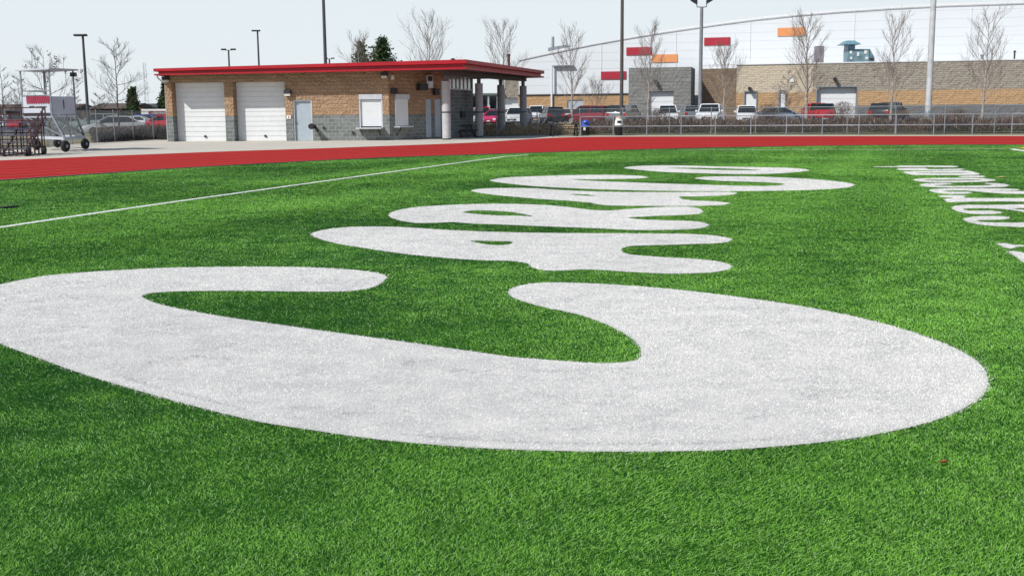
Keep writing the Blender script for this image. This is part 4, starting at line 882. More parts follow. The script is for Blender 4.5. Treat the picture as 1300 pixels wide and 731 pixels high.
# grey projecting block
mb = MB(); zt_ = fz(830, 86)[1]; gdx = (fz(822.5, 125)[0], fz(855, 125)[0]); gtz = fz(838, 116)[1]; PO = 5.5
ug0 = fz(797.5, 110)[0]*0+uz(797.5, 110, fa, fb, Uf)[0]
FN = np.array([Uf[1], -Uf[0]])
fa2 = np.array(fa)+FN*PO; fb2 = np.array(fb)+FN*PO
g0 = uz(798, 120, fa2, fb2, Uf)[0]; g1_ = uz(877, 120, fa2, fb2, Uf)[0]; gx0 = uz(822.5, 125, fa2, fb2, Uf)[0]; gx1 = uz(855, 125, fa2, fb2, Uf)[0]; gtz = uz(838, 116, fa2, fb2, Uf)[1]; zt_ = uz(830, 86, fa2, fb2, Uf)[1]
for (a_, b_, c_, d__) in ((g0, gx0, ZG, zt_), (gx1, g1_, ZG, zt_), (gx0, gx1, gtz, zt_)): wallpiece(mb, fa2, Uf, a_, b_, c_, d__, .5)
wallpiece(mb, fa2, Uf, g1_-.5, g1_, ZG, zt_, PO+.2, off=-.502); wallpiece(mb, fa2, Uf, g0, g0+.5, ZG, zt_, PO+6, off=-.502)
mb.build('grey_brick_block', f_grey, froot)
mb = MB(); wallpiece(mb, fa2, Uf, g0+.5, g1_-.5, zt_-.4, zt_-.3, PO+6, off=-.51); mb.build('low_roof', m_whitedoor, froot)
def fdoor(A_, u0_, u1_, ztop, nsec, off=-.3, fr=True):
    mb = MB(); h_ = (ztop-ZG)/nsec
    for i in range(nsec): wallpiece(mb, A_, Uf, u0_+.02, u1_-.02, ZG+i*h_+.02, ZG+(i+1)*h_-.02, .05, off=off)
    wallpiece(mb, A_, Uf, u0_, u1_, ZG, ztop, .05, off=off-.04)
    o = mb.build('loading_door' if nsec > 1 else 'door', m_whitedoor, froot)
    if fr:
        mb = MB(); wallpiece(mb, A_, Uf, u0_-.12, u0_, ZG, ztop, .2, off=.10); wallpiece(mb, A_, Uf, u0_-.12, u1_+.12, ztop, ztop+.12, .2, off=.10); wallpiece(mb, A_, Uf, u1_, u1_+.12, ZG, ztop, .2, off=.10); mb.build('door_frame', m_steel, o)
fdoor(fa2, gx0, gx1, gtz, 6, -.55, False); fdoor(fa, *gd, gdt, 6, -.6); fdoor(fa, *dr1, dr1t, 1, -.15); fdoor(fa, *dr2, dr2t, 1, -.15)
def fpanel(name, x0_, x1_, y0_, y1_, m, A_=fa, B_=fb, off=.05, t=.05, par=froot):
    mb = MB(); u0_ = uz(x0_, (y0_+y1_)/2, A_, B_, Uf)[0]; u1_ = uz(x1_, (y0_+y1_)/2, A_, B_, Uf)[0]; xm = (x0_+x1_)/2
    wallpiece(mb, A_, Uf, u0_, u1_, uz(xm, y1_, A_, B_, Uf)[1], uz(xm, y0_, A_, B_, Uf)[1], t, off=off); return mb.build(name, m, par)
for px, py in ((952, 112.5), (1060, 100.5), (839, 105)):
    fpanel('wall_light', px-2.2, px+1.6, py-1.6, py+1.4, m_dark, off=.9 if px != 839 else PO+.9, t=.9)
fpanel('notice_board', 1003, 1008, 97, 104.5, m_whitepl, off=.1)
# upper white wall 9 m behind, curved roofline
OB = 9.0; fa3 = np.array(fa)-FN*OB; fb3 = np.array(fb)-FN*OB
roof_px = [(658.5, 77), (680, 72.3), (700, 68), (750, 57.6), (800, 48.7), (840, 42.2), (882, 36), (920, 30.6), (960, 25.5), (1010, 20.2), (1070, 15.4), (1130, 11.5), (1200, 8), (1300, 4.7), (1380, 3.2), (1460, 3)]
top = [uz(px, py, fa3, fb3, Uf) for px, py in roof_px]
bot_z = -.1
mb = MB(); n_ = len(top)
for off in (0, -.4):
    for u_, z_ in top:
        p = fa3+Uf*u_+FN*off; mb.v.append((p[0], p[1], bot_z))
    for u_, z_ in top:
        p = fa3+Uf*u_+FN*off; mb.v.append((p[0], p[1], z_))
for i in range(n_-1): mb.f += [(i, i+1, n_+i+1, n_+i), (2*n_+i, 2*n_+i+1, 3*n_+i+1, 3*n_+i), (n_+i, n_+i+1, 3*n_+i+1, 3*n_+i)]; mb.m += [0]*3
mb.f += [(0, n_, 3*n_, 2*n_)]; mb.m.append(0)
mb.build('white_upper_wall', m_clad, froot)
# vaulted roof behind + eave
mb = MB()
for off, dz_ in ((.10, .02), (.10, .30), (-60, 3.2)):
    for u_, z_ in top: p = fa3+Uf*(u_)+FN*off; mb.v.append((p[0], p[1], z_+dz_ if off > 0 else z_+1.1))
for r_ in range(2):
    for i in range(n_-1): mb.f.append((r_*n_+i, r_*n_+i+1, (r_+1)*n_+i+1, (r_+1)*n_+i)); mb.m.append(0)
p = [fa3+Uf*top[0][0]+FN*o_ for o_ in (-.41, -60)]
mb.build('roof', m_whitedoor, froot)
mb = MB()
for off in (.11, -.1):
    for dz_ in (0., -.07):
        for u_, z_ in top: p = fa3+Uf*u_+FN*off; mb.v.append((p[0], p[1], z_+dz_))
for i in range(n_-1):
    for a_, b_ in ((0, 1), (1, 3)): mb.f.append((a_*n_+i, a_*n_+i+1, b_*n_+i+1, b_*n_+i)); mb.m.append(0)
mb.build('gutter', mat('gutter_metal', (.5, .52, .54, 1), .5), froot)
# left gable side wall
mb = MB(); p0 = fa3+Uf*top[0][0]-FN*.41; p1_ = p0-FN*60
mb.add([(p0[0], p0[1], bot_z), (p1_[0], p1_[1], bot_z), (p1_[0], p1_[1], top[0][1]+1), (p0[0], p0[1], top[0][1])], [(0, 1, 2, 3)]); mb.build('side_wall', m_clad, froot)
# vertical seams
mb = MB()
for px in (763.5, 858, 952, 1083.5, 1231): 
    u_ = uz(px, 60, fa3, fb3, Uf)[0]; zt_ = float(np.interp(u_, [q_[0] for q_ in top], [q_[1] for q_ in top])); wallpiece(mb, fa3, Uf, u_-.05, u_+.05, 3, zt_-.1, .1, off=.06)
mb.build('cladding_seam', m_clad, froot)
m_pr = mat('maroon_panel', (.36, .012, .03, 1), .5, var=.05); m_po = mat('orange_panel', (.68, .27, .10, 1), .5, var=.05)
for (a_, b_, c_, d__, mm) in ((763, 795, 91, 101, m_pr), (795.3, 827.5, 60.3, 70.3, m_pr), (828, 860, 69.5, 79.5, m_po), (894, 927, 48, 58, m_pr), (987.2, 1022, 35.6, 46, m_po)):
    fpanel('coloured_panel', a_, b_, c_, d__, mm, fa3, fb3, .12, .10)
# lower left brick band of the white wall, its doors, downpipe
zb1 = uz(720, 121.5, fa3, fb3, Uf)[1]; ul0 = top[0][0]; ul1 = uz(800, 121, fa3, fb3, Uf)[0]
dl = (uz(721, 130, fa3, fb3, Uf)[0], uz(741, 130, fa3, fb3, Uf)[0]); dlt = uz(730, 127, fa3, fb3, Uf)[1]
mb = MB()
for s_ in ((ul0, dl[0], -.1, zb1), (dl[1], ul1, -.1, zb1), (dl[0], dl[1], dlt, zb1)): wallpiece(mb, fa3, Uf, *s_, .3, off=.35)
mb.build('orange_wall', f_orange, froot)
mb = MB(); wallpiece(mb, fa3, Uf, ul0, ul1, zb1, zb1+.18, .35, off=.45); mb.build('ledge', m_dark, froot)
mb = MB(); wallpiece(mb, fa3, Uf, dl[0], dl[1], 0, dlt, .1, off=.2); mb.build('loading_door', m_greydoor, froot)
u_ = uz(701.5, 110, fa3, fb3, Uf)[0]; q = fa3+Uf*u_+FN*.6; mb = MB(); mb.tube([(q[0], q[1], 0), (q[0], q[1], uz(701, 47, fa3, fb3, Uf)[1]*.0+uz(701, 84, fa3, fb3, Uf)[1])], .13, 8); mb.build('downpipe', m_whitedoor, froot)
fpanel('awning_beam', 702, 729, 83.3, 84.6, m_steel, fa3, fb3, .6, .5)
# rooftop equipment
q = P(702, 60, 150); mb = MB(); mb.tube([(q[0], q[1], q[2]-1), (q[0], q[1], zpx(702, 47, 150))], .18, 8); mb.build('roof_stack', m_steel, froot)
q = P(696, 64, 150); mb = MB(); x1_ = P(725, 64, 150)[0]; mb.add([(q[0], 149, q[2]-1), (x1_, 149, q[2]-1), (x1_, 149, zpx(725, 58.8, 149)), ((q[0]+x1_)/2+.6, 149, zpx(714, 57.5, 149)), (q[0], 149, zpx(696, 61, 149)), (q[0], 151, q[2]-1), (x1_, 151, q[2]-1), (x1_, 151, zpx(725, 58.8, 149)), ((q[0]+x1_)/2+.6, 151, zpx(714, 57.5, 149)), (q[0], 151, zpx(696, 61, 149))], [(0, 1, 2, 3, 4), (9, 8, 7, 6, 5), (0, 5, 6, 1), (1, 6, 7, 2), (2, 7, 8, 3), (3, 8, 9, 4), (4, 9, 5, 0)]); mb.build('roof_unit', m_steel, froot)
m_teal = mat('teal_grey_metal', (.20, .33, .38, 1), .5, var=.25, scale=1.5)
YU = 128.5
def rb(x0_, x1_, y0_, y1_, t=1.6): 
    a = P(x0_, y1_, YU); b = P(x1_, y0_, YU); return (a[0], b[0], YU-t/2, YU+t/2, a[2], b[2])
ru = MB(); ru.box(*rb(1073, 1101, 63, 80)); q = rb(1101, 1108, 63, 80); ru.add([(q[0], q[2], q[4]), (q[1], q[2], q[4]), (q[0], q[2], q[5]), (q[1], q[2], q[4]+.35*(q[5]-q[4])), (q[0], q[3], q[4]), (q[1], q[3], q[4]), (q[0], q[3], q[5]), (q[1], q[3], q[4]+.35*(q[5]-q[4]))], [(0, 1, 3, 2), (4, 6, 7, 5), (0, 4, 5, 1), (2, 3, 7, 6), (1, 5, 7, 3)])
ru_o = ru.build('rooftop_unit', m_teal, froot)
mb = MB(); mb.box(*rb(1074, 1083, 57, 63.5)); q = P(1078.5, 57.5, YU); hw = .9
x0_ = P(1066.5, 57, YU)[0]; x1_ = P(1089, 57, YU)[0]; zz0 = P(1078, 57.5, YU)[2]; zz1 = P(1078, 52.3, YU)[2]; xa, xb = P(1073, 52, YU)[0], P(1083, 52, YU)[0]
mb.loft([[(x0_, YU-1.4, zz0), (x1_, YU-1.4, zz0), (x1_, YU+1.4, zz0), (x0_, YU+1.4, zz0)], [(xa, YU-.7, zz1), (xb, YU-.7, zz1), (xb, YU+.7, zz1), (xa, YU+.7, zz1)]]); mb.build('exhaust_hood', mat('hood_metal', (.16, .30, .36, 1), .5), ru_o)
mb = MB()
for (a_, b_, c_, d__) in ((1076, 1079, 65, 69), (1085, 1088, 67, 72), (1094, 1098, 65, 69), (1076.5, 1079, 73, 76), (1096, 1099, 73, 76)):
    q = rb(a_, b_, c_, d__, 1.7); mb.box(*q)
mb.build('access_panel', m_whitepl, ru_o)
mb = MB(); q = rb(1101, 1105.5, 74.5, 76.5, 1.9); mb.box(*q); mb.build('intake', m_dark, ru_o)
mb = MB(); mb.box(*rb(1034.5, 1044.5, 59, 80, 1.2)); q = rb(1036, 1043.5, 64, 80, 1.3); mb.build('roof_chimney', mat('grey_chimney', (.30, .30, .33, 1), .7, var=.2, stretch=(3, 3, .3)), froot)
for px, t_py, rr_ in ((1287.5, 64.5, .14), (1246.5, 69.5, .25)):
    q = P(px, 78, YU); mb = MB(); mb.tube([(q[0], q[1], q[2]-.5), (q[0], q[1], P(px, t_py, YU)[2])], rr_*.7, 8); mb.tube([(q[0], q[1], P(px, t_py+2, YU)[2]), (q[0], q[1], P(px, t_py, YU)[2])], rr_, 8); mb.build('roof_pipe', m_dark if px > 1280 else m_steel, froot)
# left end of the factory: tall stone panel and glazed link seen under the canopy
def lone(name, x0_, x1_, y0_, y1_, Y, t, m, par): 
    a = P(x0_, y1_, Y); b = P(x1_, y0_, Y); mb = MB(); mb.box(a[0], b[0], Y, Y+t, a[2], b[2]); return mb.build(name, m, par)
lr = thing('office_block', 'pale office wing with glazed bays seen between the canopy columns', 'building', atpx(625, 150))
lone('wall', 585, 659, 118, 154, 150, 6, m_whitedoor, lr); lone('stone_panel', 641, 658.5, 100, 124.5, 149.4, .5, f_stone, lr)
for i, (a_, b_) in enumerate(((588, 596), (598, 606), (612, 618), (622, 630))): wdw = lone('window', a_, b_, 122.5, 138, 149.9, .2, m_glass, lr); 
lone('canopy_band', 585, 640, 118.5, 121.5, 149.0, 1, mat('green_grey_band', (.12, .15, .13, 1)), lr)
for a_ in (597, 619.5, 631): lone('mullion', a_, a_+1.3, 121.5, 140, 149.2, .5, m_alu, lr)

# ------------------------------------------------------------------ background buildings at the left
hb = thing('brick_building', 'low brown brick building behind the parked cars at the left', 'building', atpx(150, 190))
lone('wall', 113, 182, 137.5, 154, 190, 12, mat('far_brown_brick', (.20, .12, .085, 1), .9, var=.2, scale=1), hb)
mb = MB(); a = P(108, 138.5, 188); b = P(184, 131, 196); mb.add([(a[0], 188, a[2]), (b[0], 188, a[2]), (b[0], 196, b[2]), (a[0], 196, b[2]), (b[0], 204, a[2]), (a[0], 204, a[2])], [(0, 1, 2, 3), (3, 2, 4, 5), (0, 3, 5), (1, 4, 2)]); mb.build('roof', mat('brown_shingle', (.13, .10, .08, 1), .9, var=.2), hb)
for a_ in (126, 148, 160): lone('window', a_, a_+7, 143, 150, 189.8, .3, m_glass, hb)
hb = thing('long_roofed_building', 'low building with a dark grey roof left of the red roofed building', 'building', atpx(195, 205))
lone('wall', 163, 240, 138.5, 154, 205, 12, mat('far_grey_wall', (.14, .13, .12, 1), .9, var=.2), hb)
mb = MB(); a = P(160, 139, 203); b = P(244, 131.2, 210); mb.add([(a[0], 203, a[2]), (b[0], 203, a[2]), (b[0], 211, b[2]), (a[0], 211, b[2]), (b[0], 219, a[2]), (a[0], 219, a[2])], [(0, 1, 2, 3), (3, 2, 4, 5), (0, 3, 5), (1, 4, 2)]); mb.build('roof', mat('dark_shingle', (.075, .08, .085, 1), .9, var=.15), hb)
# red/white advertising trailer
tr_ = thing('sign_trailer', 'white box with a red panel and pale lettering behind the blue car', 'trailer', atpx(196, 160))
lone('box', 180, 216, 138.5, 153, 160, 2.4, m_whitepl, tr_); rp = lone('red_panel', 189, 214, 141, 151, 159.9, .1, m_scallop, tr_)
mb = MB(); xx = 193.5; random.seed(3)
while xx < 212:
    wd = random.uniform(.9, 1.6); a = P(xx, 145.4, 159.8); b = P(xx+wd, 142.3, 159.8)
    mb.box(a[0], a[0]+(b[0]-a[0])*.35, 159.82, 159.9, a[2], b[2]); mb.box(a[0], b[0], 159.82, 159.9, b[2]-.1, b[2]); 
    if random.random() < .6: mb.box(b[0]-.05, b[0], 159.82, 159.9, (a[2]+b[2])/2, b[2])
    if random.random() < .6: mb.box(a[0], b[0], 159.82, 159.9, a[2], a[2]+.1)
    xx += wd+.55
mb.build('lettering', m_whitepl, rp)
hb = thing('far_house', 'brown far building behind the bare trees at the left edge', 'building', atpx(20, 220))
lone('wall', -60, 108, 140, 154, 220, 10, mat('far_dark_wall', (.10, .07, .055, 1), .9, var=.3, scale=.5), hb)
mb = MB(); a = P(-70, 141, 218); b = P(110, 132, 226); mb.add([(a[0], 218, a[2]), (b[0], 218, a[2]), (b[0], 226, b[2]), (a[0], 226, b[2]), (b[0], 234, a[2]), (a[0], 234, a[2])], [(0, 1, 2, 3), (3, 2, 4, 5), (0, 3, 5), (1, 4, 2)]); mb.build('roof', MATS['brown_shingle'], hb)

# ------------------------------------------------------------------ cars
def paint(name, c, metal=.0):
    if name in MATS: return MATS[name]
    m = mat(name, c, .25, metal, var=.03); m.node_tree.nodes['Principled BSDF'].inputs['Coat Weight'].default_value = .6; return m
PC = {'white': (.75, .76, .78, 1), 'silver': (.42, .44, .46, 1), 'grey': (.16, .18, .20, 1), 'black': (.02, .02, .025, 1), 'red': (.50, .015, .03, 1), 'darkred': (.20, .012, .02, 1), 'blue': (.02, .08, .42, 1), 'bluegrey': (.16, .22, .30, 1), 'greengrey': (.22, .28, .26, 1), 'darkgreen': (.02, .045, .04, 1), 'pink': (.62, .03, .12, 1)}
m_tail = mat('tail_lamp', (.5, .01, .01, 1), .2); m_head = mat('head_lamp', (.75, .78, .8, 1), .15)
def car(kind, color, px, Y, yaw, lab, name, cat, z=None):
    b = atpx(px, Y); 
    if z is not None: b = (b[0], b[1], z)
    t = thing(name, lab, cat, b, 'cars parked beyond the fences'); T = Matrix.Translation(Vector(b)) @ Matrix.Rotation(yaw, 4, 'Z')
    def nb(): m_ = MB(); m_.T = T; return m_
    body = paint('car_paint_'+color, PC[color])
    if kind == 'sedan': L, Wd, belt, roof, cab = 4.7, 1.8, .95, 1.45, [(-1.9, .96), (-1.15, 1.40), (.35, 1.42), (1.25, .96)]; prof = [(-2.35, .35, .80), (-2.25, .25, .98), (-1.5, .2, 1.0), (0, .2, .97), (1.2, .2, .93), (2.1, .24, .76), (2.33, .35, .60)]
    elif kind == 'suv': L, Wd, belt, roof, cab = 4.6, 1.86, 1.08, 1.70, [(-2.15, 1.08), (-1.85, 1.62), (.25, 1.66), (1.05, 1.08)]; prof = [(-2.3, .42, 1.0), (-2.22, .3, 1.12), (-1.5, .25, 1.12), (0, .25, 1.1), (1.05, .25, 1.08), (2.05, .3, .98), (2.28, .42, .78)]
    elif kind == 'van': L, Wd, belt, roof, cab = 4.9, 1.95, 1.08, 1.78, [(-2.35, 1.08), (-2.2, 1.70), (.5, 1.74), (1.5, 1.08)]; prof = [(-2.42, .4, 1.0), (-2.38, .3, 1.12), (-1.5, .25, 1.12), (0, .25, 1.1), (1.4, .25, 1.04), (2.2, .3, .88), (2.42, .42, .7)]
    else: L, Wd, belt, roof, cab = 5.6, 1.98, 1.18, 1.88, [(-.55, 1.18), (-.4, 1.80), (.85, 1.82), (1.45, 1.18)]; prof = [(-2.8, .55, 1.15), (-2.75, .45, 1.2), (-1.5, .4, 1.2), (0, .4, 1.2), (1.4, .4, 1.2), (2.6, .45, 1.1), (2.8, .55, .95)]
    if kind == 'capped': pass
    W2 = Wd/2; mb = nb(); rings = []
    for i, (x_, z0, z1) in enumerate(prof):
        k = .9 if i in (0, len(prof)-1) else 1.; w_ = W2*k; zm = z0+(z1-z0)*.55
        rings.append([(x_, -w_*.92, z0), (x_, -w_, z0+.12), (x_, -w_, zm), (x_, -w_*.95, z1-.04), (x_, -w_*.86, z1), (x_, w_*.86, z1), (x_, w_*.95, z1-.04), (x_, w_, zm), (x_, w_, z0+.12), (x_, w_*.92, z0)])
    mb.loft(rings); bo = mb.build('body', body, t, smooth=True)
    def cabin(cab_, nm, gm):
        mb = nb(); (x0_, zb_), (x1_, zt1), (x2_, zt2), (x3_, _) = cab_; a, b_ = W2*.9, W2*.74
        mb.loft([[(x0_, -a, zb_-.03), (x3_, -a, zb_-.03), (x3_, a, zb_-.03), (x0_, a, zb_-.03)], [(x1_, -b_, zt1), (x2_, -b_, zt2), (x2_, b_, zt2), (x1_, b_, zt1)]]); o = mb.build(nm, gm, t)
        mb = nb(); mb.loft([[(x1_-.06, -b_-.02, zt1-.02), (x2_+.06, -b_-.02, zt2-.02), (x2_+.06, b_+.02, zt2-.02), (x1_-.06, b_+.02, zt1-.02)], [(x1_, -b_*.9, zt1+.05), (x2_-.05, -b_*.9, zt2+.05), (x2_-.05, b_*.9, zt2+.05), (x1_, b_*.9, zt1+.05)]]); mb.build('roof', body, t, smooth=False)
        mb = nb()
        for s_ in (-1, 1):
            mb.bar((x0_, s_*a, zb_), (x1_, s_*b_, zt1), .09); mb.bar((x3_, s_*a, zb_), (x2_, s_*b_, zt2), .08); xm = (x1_+x2_)/2; mb.bar((xm, s_*(a+.005), zb_), (xm, s_*(b_+.005), zt1), .08, .05)
        mb.build('pillar', body, t)
    cabin(cab, 'windows', m_glass)
    if kind == 'capped':
        mb = nb(); mb.loft([[(-2.72, -W2*.92, 1.2), (-.6, -W2*.92, 1.2), (-.6, W2*.92, 1.2), (-2.72, W2*.92, 1.2)], [(-2.6, -W2*.75, 1.78), (-.6, -W2*.75, 1.82), (-.6, W2*.75, 1.82), (-2.6, W2*.75, 1.78)]]); mb.build('bed_cap', m_glass, t)
    wx = L*.30; wr = .33 if kind in ('sedan', 'van', 'suv') else .40
    for sx in (-1, 1):
        for sy in (-1, 1):
            y_ = sy*(W2-.10); mb = nb(); mb.tube([(sx*wx, y_-sy*.12, wr), (sx*wx, y_+sy*.115, wr)], wr, 18); wo = mb.build('wheel', m_rubber, t, smooth=True)
            mb = nb(); mb.tube([(sx*wx, y_, wr), (sx*wx, y_+sy*.13, wr)], wr*.62, 12); mb.build('rim', m_rim, wo)
    for sy in (-1, 1):
        mb = nb(); zf_ = prof[-2][2]-.14; mb.box(prof[-1][0]-.22, prof[-1][0]-.02+.03, sy*W2*.72-.2, sy*W2*.72+.16, zf_-.10, zf_+.04); mb.build('headlight', m_head, t)
        mb = nb(); zr_ = prof[1][2]-.2; mb.box(prof[0][0]-.02, prof[0][0]+.14, sy*W2*.76-.14, sy*W2*.76+.14, zr_-.14, zr_+.10); mb.build('tail_light', m_tail, t)
        mb = nb(); mb.bev(cab[3][0]-.35, cab[3][0]-.12, sy*(W2+.1)-.1, sy*(W2+.1)+.1, belt, belt+.16, .03); mb.build('side_mirror', body, t)
    mb = nb(); xf = prof[-1][0]; mb.box(xf-.1, xf+.015, -W2*.45, W2*.45, prof[-1][1]+.06, prof[-1][1]+.2); mb.build('grille', m_dark, t)
    mb = nb(); mb.box(xf-.08, xf+.03, -.16, .16, prof[-1][1]+.02, prof[-1][1]+.12); mb.build('number_plate', m_whitepl, t)
FR, BK = R(-90), R(90)
car('sedan', 'white', 176, 137, R(2), 'white sedan seen side on above the brown hedge at the left', 'parked_sedan', 'car')
car('suv', 'blue', 190, 152, R(0), 'bright blue car between the white sedan and the red lettered box', 'parked_car', 'car')
car('sedan', 'red', 206, 118, R(185), 'red car partly hidden by the left end of the red roofed building', 'parked_sedan', 'car')
car('sedan', 'silver', 143, 84, R(200), 'silver car with sloping bonnet close behind the chain link fence', 'parked_sedan', 'car')
car('suv', 'greengrey', 122, 108, R(190), 'greenish grey vehicle behind the silver car', 'parked_suv', 'car')
car('sedan', 'greengrey', 89, 122, R(8), 'dull green car seen below the wheeled tower cabin', 'parked_sedan', 'car')
car('suv', 'white', 3, 135, R(0), 'white car at the far left edge behind the bleachers', 'parked_car', 'car')
car('suv', 'silver', 19, 150, R(5), 'pale silver car just right of the white one at the far left', 'parked_car', 'car')
car('van', 'red', 30, 128, BK, 'red van seen from behind under the tower cabin', 'parked_van', 'van')
car('suv', 'darkgreen', 57, 130, R(0), 'dark car behind the maroon bleachers', 'parked_car', 'car')
car('sedan', 'silver', 597, 112, R(-60), 'silver car at the left between the first two shaded columns', 'parked_sedan', 'car')
car('sedan', 'pink', 631, 108, R(-110), 'pinkish red car nose on between the shaded columns', 'parked_sedan', 'car')
car('suv', 'white', 657, 104, R(-104), 'white SUV facing the camera behind the fourth column', 'parked_suv', 'car')
car('van', 'white', 682, 132, R(-100), 'white car further back just right of the last column', 'parked_car', 'car')
car('suv', 'black', 700, 112, R(100), 'black SUV with red tail lights seen from behind', 'parked_suv', 'car')
car('sedan', 'silver', 722, 120, R(165), 'silver car between the black SUV and the dark red minivan', 'parked_sedan', 'car')
car('suv', 'red', 612, 122, R(-80), 'red car further back at the left between the shaded columns', 'parked_car', 'car')
car('van', 'darkred', 747, 110, R(140), 'dark red minivan behind the blue lidded bin', 'parked_van', 'van')
car('capped', 'grey', 793, 100, R(68), 'dark grey pickup with a black bed cap behind the cream lidded bin', 'parked_pickup', 'pickup')
car('van', 'white', 847, 108, R(-95), 'white vehicle with a green tinted windscreen before the grey factory block', 'parked_van', 'van')
car('suv', 'grey', 873, 112, R(95), 'grey SUV left of the twin headed light pole', 'parked_suv', 'car')
car('capped', 'white', 903, 96, R(-108), 'white pickup just right of the twin headed light pole', 'parked_pickup', 'pickup')
car('suv', 'white', 948, 98, R(-100), 'white SUV right of the white pickup behind the fence', 'parked_suv', 'car')
car('sedan', 'bluegrey', 990, 108, R(5), 'blue grey sedan side on behind the railing', 'parked_sedan', 'car')
car('capped', 'red', 1037, 108, R(92), 'bright red pickup left of the big white loading door', 'parked_pickup', 'pickup')
car('capped', 'black', 1129, 102, R(52), 'dark pickup with a black cap left of the concrete pole', 'parked_pickup', 'pickup')

# ------------------------------------------------------------------ trees
def bare_tree(px, Y, toppy, spread, lab, seed, kind='upright', m1=None, m2=None, base=None, n1=20, tr=1., name='bare_tree', start=.22, toppx=None, tw=1.):
    rs = random.Random(seed); b = atpx(px, Y); 
    zt = zpx(px, toppy, Y); Ht = zt-b[2]; t = thing(name, lab, 'tree', b)
    Wm = spread/2*Y/FPX
    trunk, crown = MB(), MB(); m1 = m1 or m_bark; m2 = m2 or m_twig
    sc = Y/100
    def limb(p, dr_, L, r_, lev, mb, n_=5):
        pts = [p]; rad = [r_]; d_ = dr_.normalized(); q_ = p; seg = 4 if lev < 3 else 3
        for i in range(seg):
            d_ = (d_+Vector((rs.uniform(-.13, .13), rs.uniform(-.13, .13), rs.uniform(.02, .16)))*(.9 if kind == 'upright' else .7)).normalized()
            q_ = q_+d_*L/seg; pts.append(q_); rad.append(max(r_*(1-.8*(i+1)/seg), .0055*sc))
        mb.tube(pts, rad, n_, cap=False); return pts
    lean = Vector((rs.uniform(-.03, .03), 0, 1))
    tp = [Vector(b)+Vector((0, 0, -.1))]; r0_ = Ht*.0125*tr
    for i in range(1, 9): tp.append(Vector(b)+Vector((lean.x*Ht*i/8+rs.uniform(-1, 1)*Ht*.006*i/4, rs.uniform(-1, 1)*Ht*.006, Ht*.96*i/8)))
    trunk.tube(tp, [r0_*(1.15-1.08*(i/8)**.8) for i in range(9)], 8)
    for k in range(n1):
        f = start+(1-start-.06)*(k+rs.random()*.7)/n1; i = min(int(f*8), 7); p = tp[i].lerp(tp[i+1], f*8-i)
        az = k*2.4+rs.uniform(-.4, .4)
        if kind == 'upright': el = R(rs.uniform(42, 62)); L = Wm/math.cos(el)*(1.35-.8*f)*rs.uniform(.75, 1.25)*.88
        else: el = R(rs.uniform(8, 38)); L = Wm/math.cos(el)*(1.25-1.0*f)*rs.uniform(.75, 1.1)
        L = min(L, (1.04-f)*Ht/max(math.sin(el), .15)*1.0)
        dr_ = Vector((math.cos(az)*math.cos(el), math.sin(az)*math.cos(el), math.sin(el)))
        pts = limb(p, dr_, L, r0_*.36*(1-.6*f)*tw, 1, trunk if k < n1*.6 else crown)
        for a in range(8):
            g_ = .15+.8*(a+rs.random())/8; ii = min(int(g_*4), 3); p2 = pts[ii].lerp(pts[ii+1], g_*4-ii)
            d2 = (pts[min(ii+1, 4)]-pts[ii]).normalized(); rv = Vector((rs.gauss(0, 1), rs.gauss(0, 1), rs.gauss(.3, .7))).normalized(); d2 = (d2+rv*.62).normalized()
            pp = limb(p2, d2, L*.42*(1.1-.5*g_), max(r0_*.10*tw, .0085*sc), 2, crown, 4)
            for c in range(4):
                h_ = .25+.7*(c+rs.random())/4; jj = min(int(h_*4), 3); p3 = pp[jj].lerp(pp[jj+1], h_*4-jj); rv = Vector((rs.gauss(0, 1), rs.gauss(0, 1), rs.gauss(.3, .6))).normalized()
                d3 = ((pp[min(jj+1, 4)]-pp[jj]).normalized()+rv*.65).normalized(); limb(p3, d3, L*.22, .0065*sc*tw, 3, crown, 3)
    trunk.build('trunk', m1, t, smooth=True); crown.build('crown', m2, t)
    return t, tp, b, Ht, crown
bare_tree(727, 82, 38, 54, 'bare tree in front of the white factory nearest the canopy', 1)
bare_tree(822, 80, 34, 52, 'bare pale tree before the grey brick factory block', 2)
bare_tree(919.5, 88, 60, 60, 'bare tree before the shadowed brown factory wall', 3)
bare_tree(1024, 84, 20, 60, 'tall dense bare tree left of the big white loading door', 4, n1=24, m1=m_bark, tr=1.25)
bare_tree(1131, 76, 20, 58, 'bare tree between the loading door and the concrete pole', 5)
bare_tree(1247, 78, 14, 60, 'bare tree right of the concrete pole', 6, n1=22)
bare_tree(757, 118, 104, 34, 'small bare tree before the orange brick band', 7, n1=14, start=.15, m1=m_twig)
bare_tree(1000, 118, 88, 48, 'low multi stemmed bare tree beside the cream factory wall', 8, n1=20, start=.12, m1=m_twig, kind='spread')
bare_tree(640, 90, 24, 54, 'bare tree behind the canopy with its top above the roof', 9)
bare_tree(546, 95, 20, 64, 'bare tree rising behind the middle of the red roof', 10, n1=22)
bare_tree(458, 130, 44, 46, 'faint bare tree left of the two conifers behind the roof', 11)
bare_tree(1290, 84, 95, 40, 'low bare shrub like tree at the right edge', 21, n1=12, start=.1, m1=m_twig) if False else None
bare_tree(150.5, 76, 44, 84, 'dark wide branched bare tree behind the fence left of the building', 12, 'spread', m_darkbark, m_darkbark, n1=20, start=.25, tr=.85, tw=1.1)
t_, tp, b_, Ht, cr = bare_tree(62, 72, 60, 100, 'dark bare tree with a few dead leaf clumps behind the wheeled tower', 13, 'spread', m_darkbark, m_darkbark, n1=11, start=.3, tr=1.0, tw=1.3)
rs = random.Random(5)
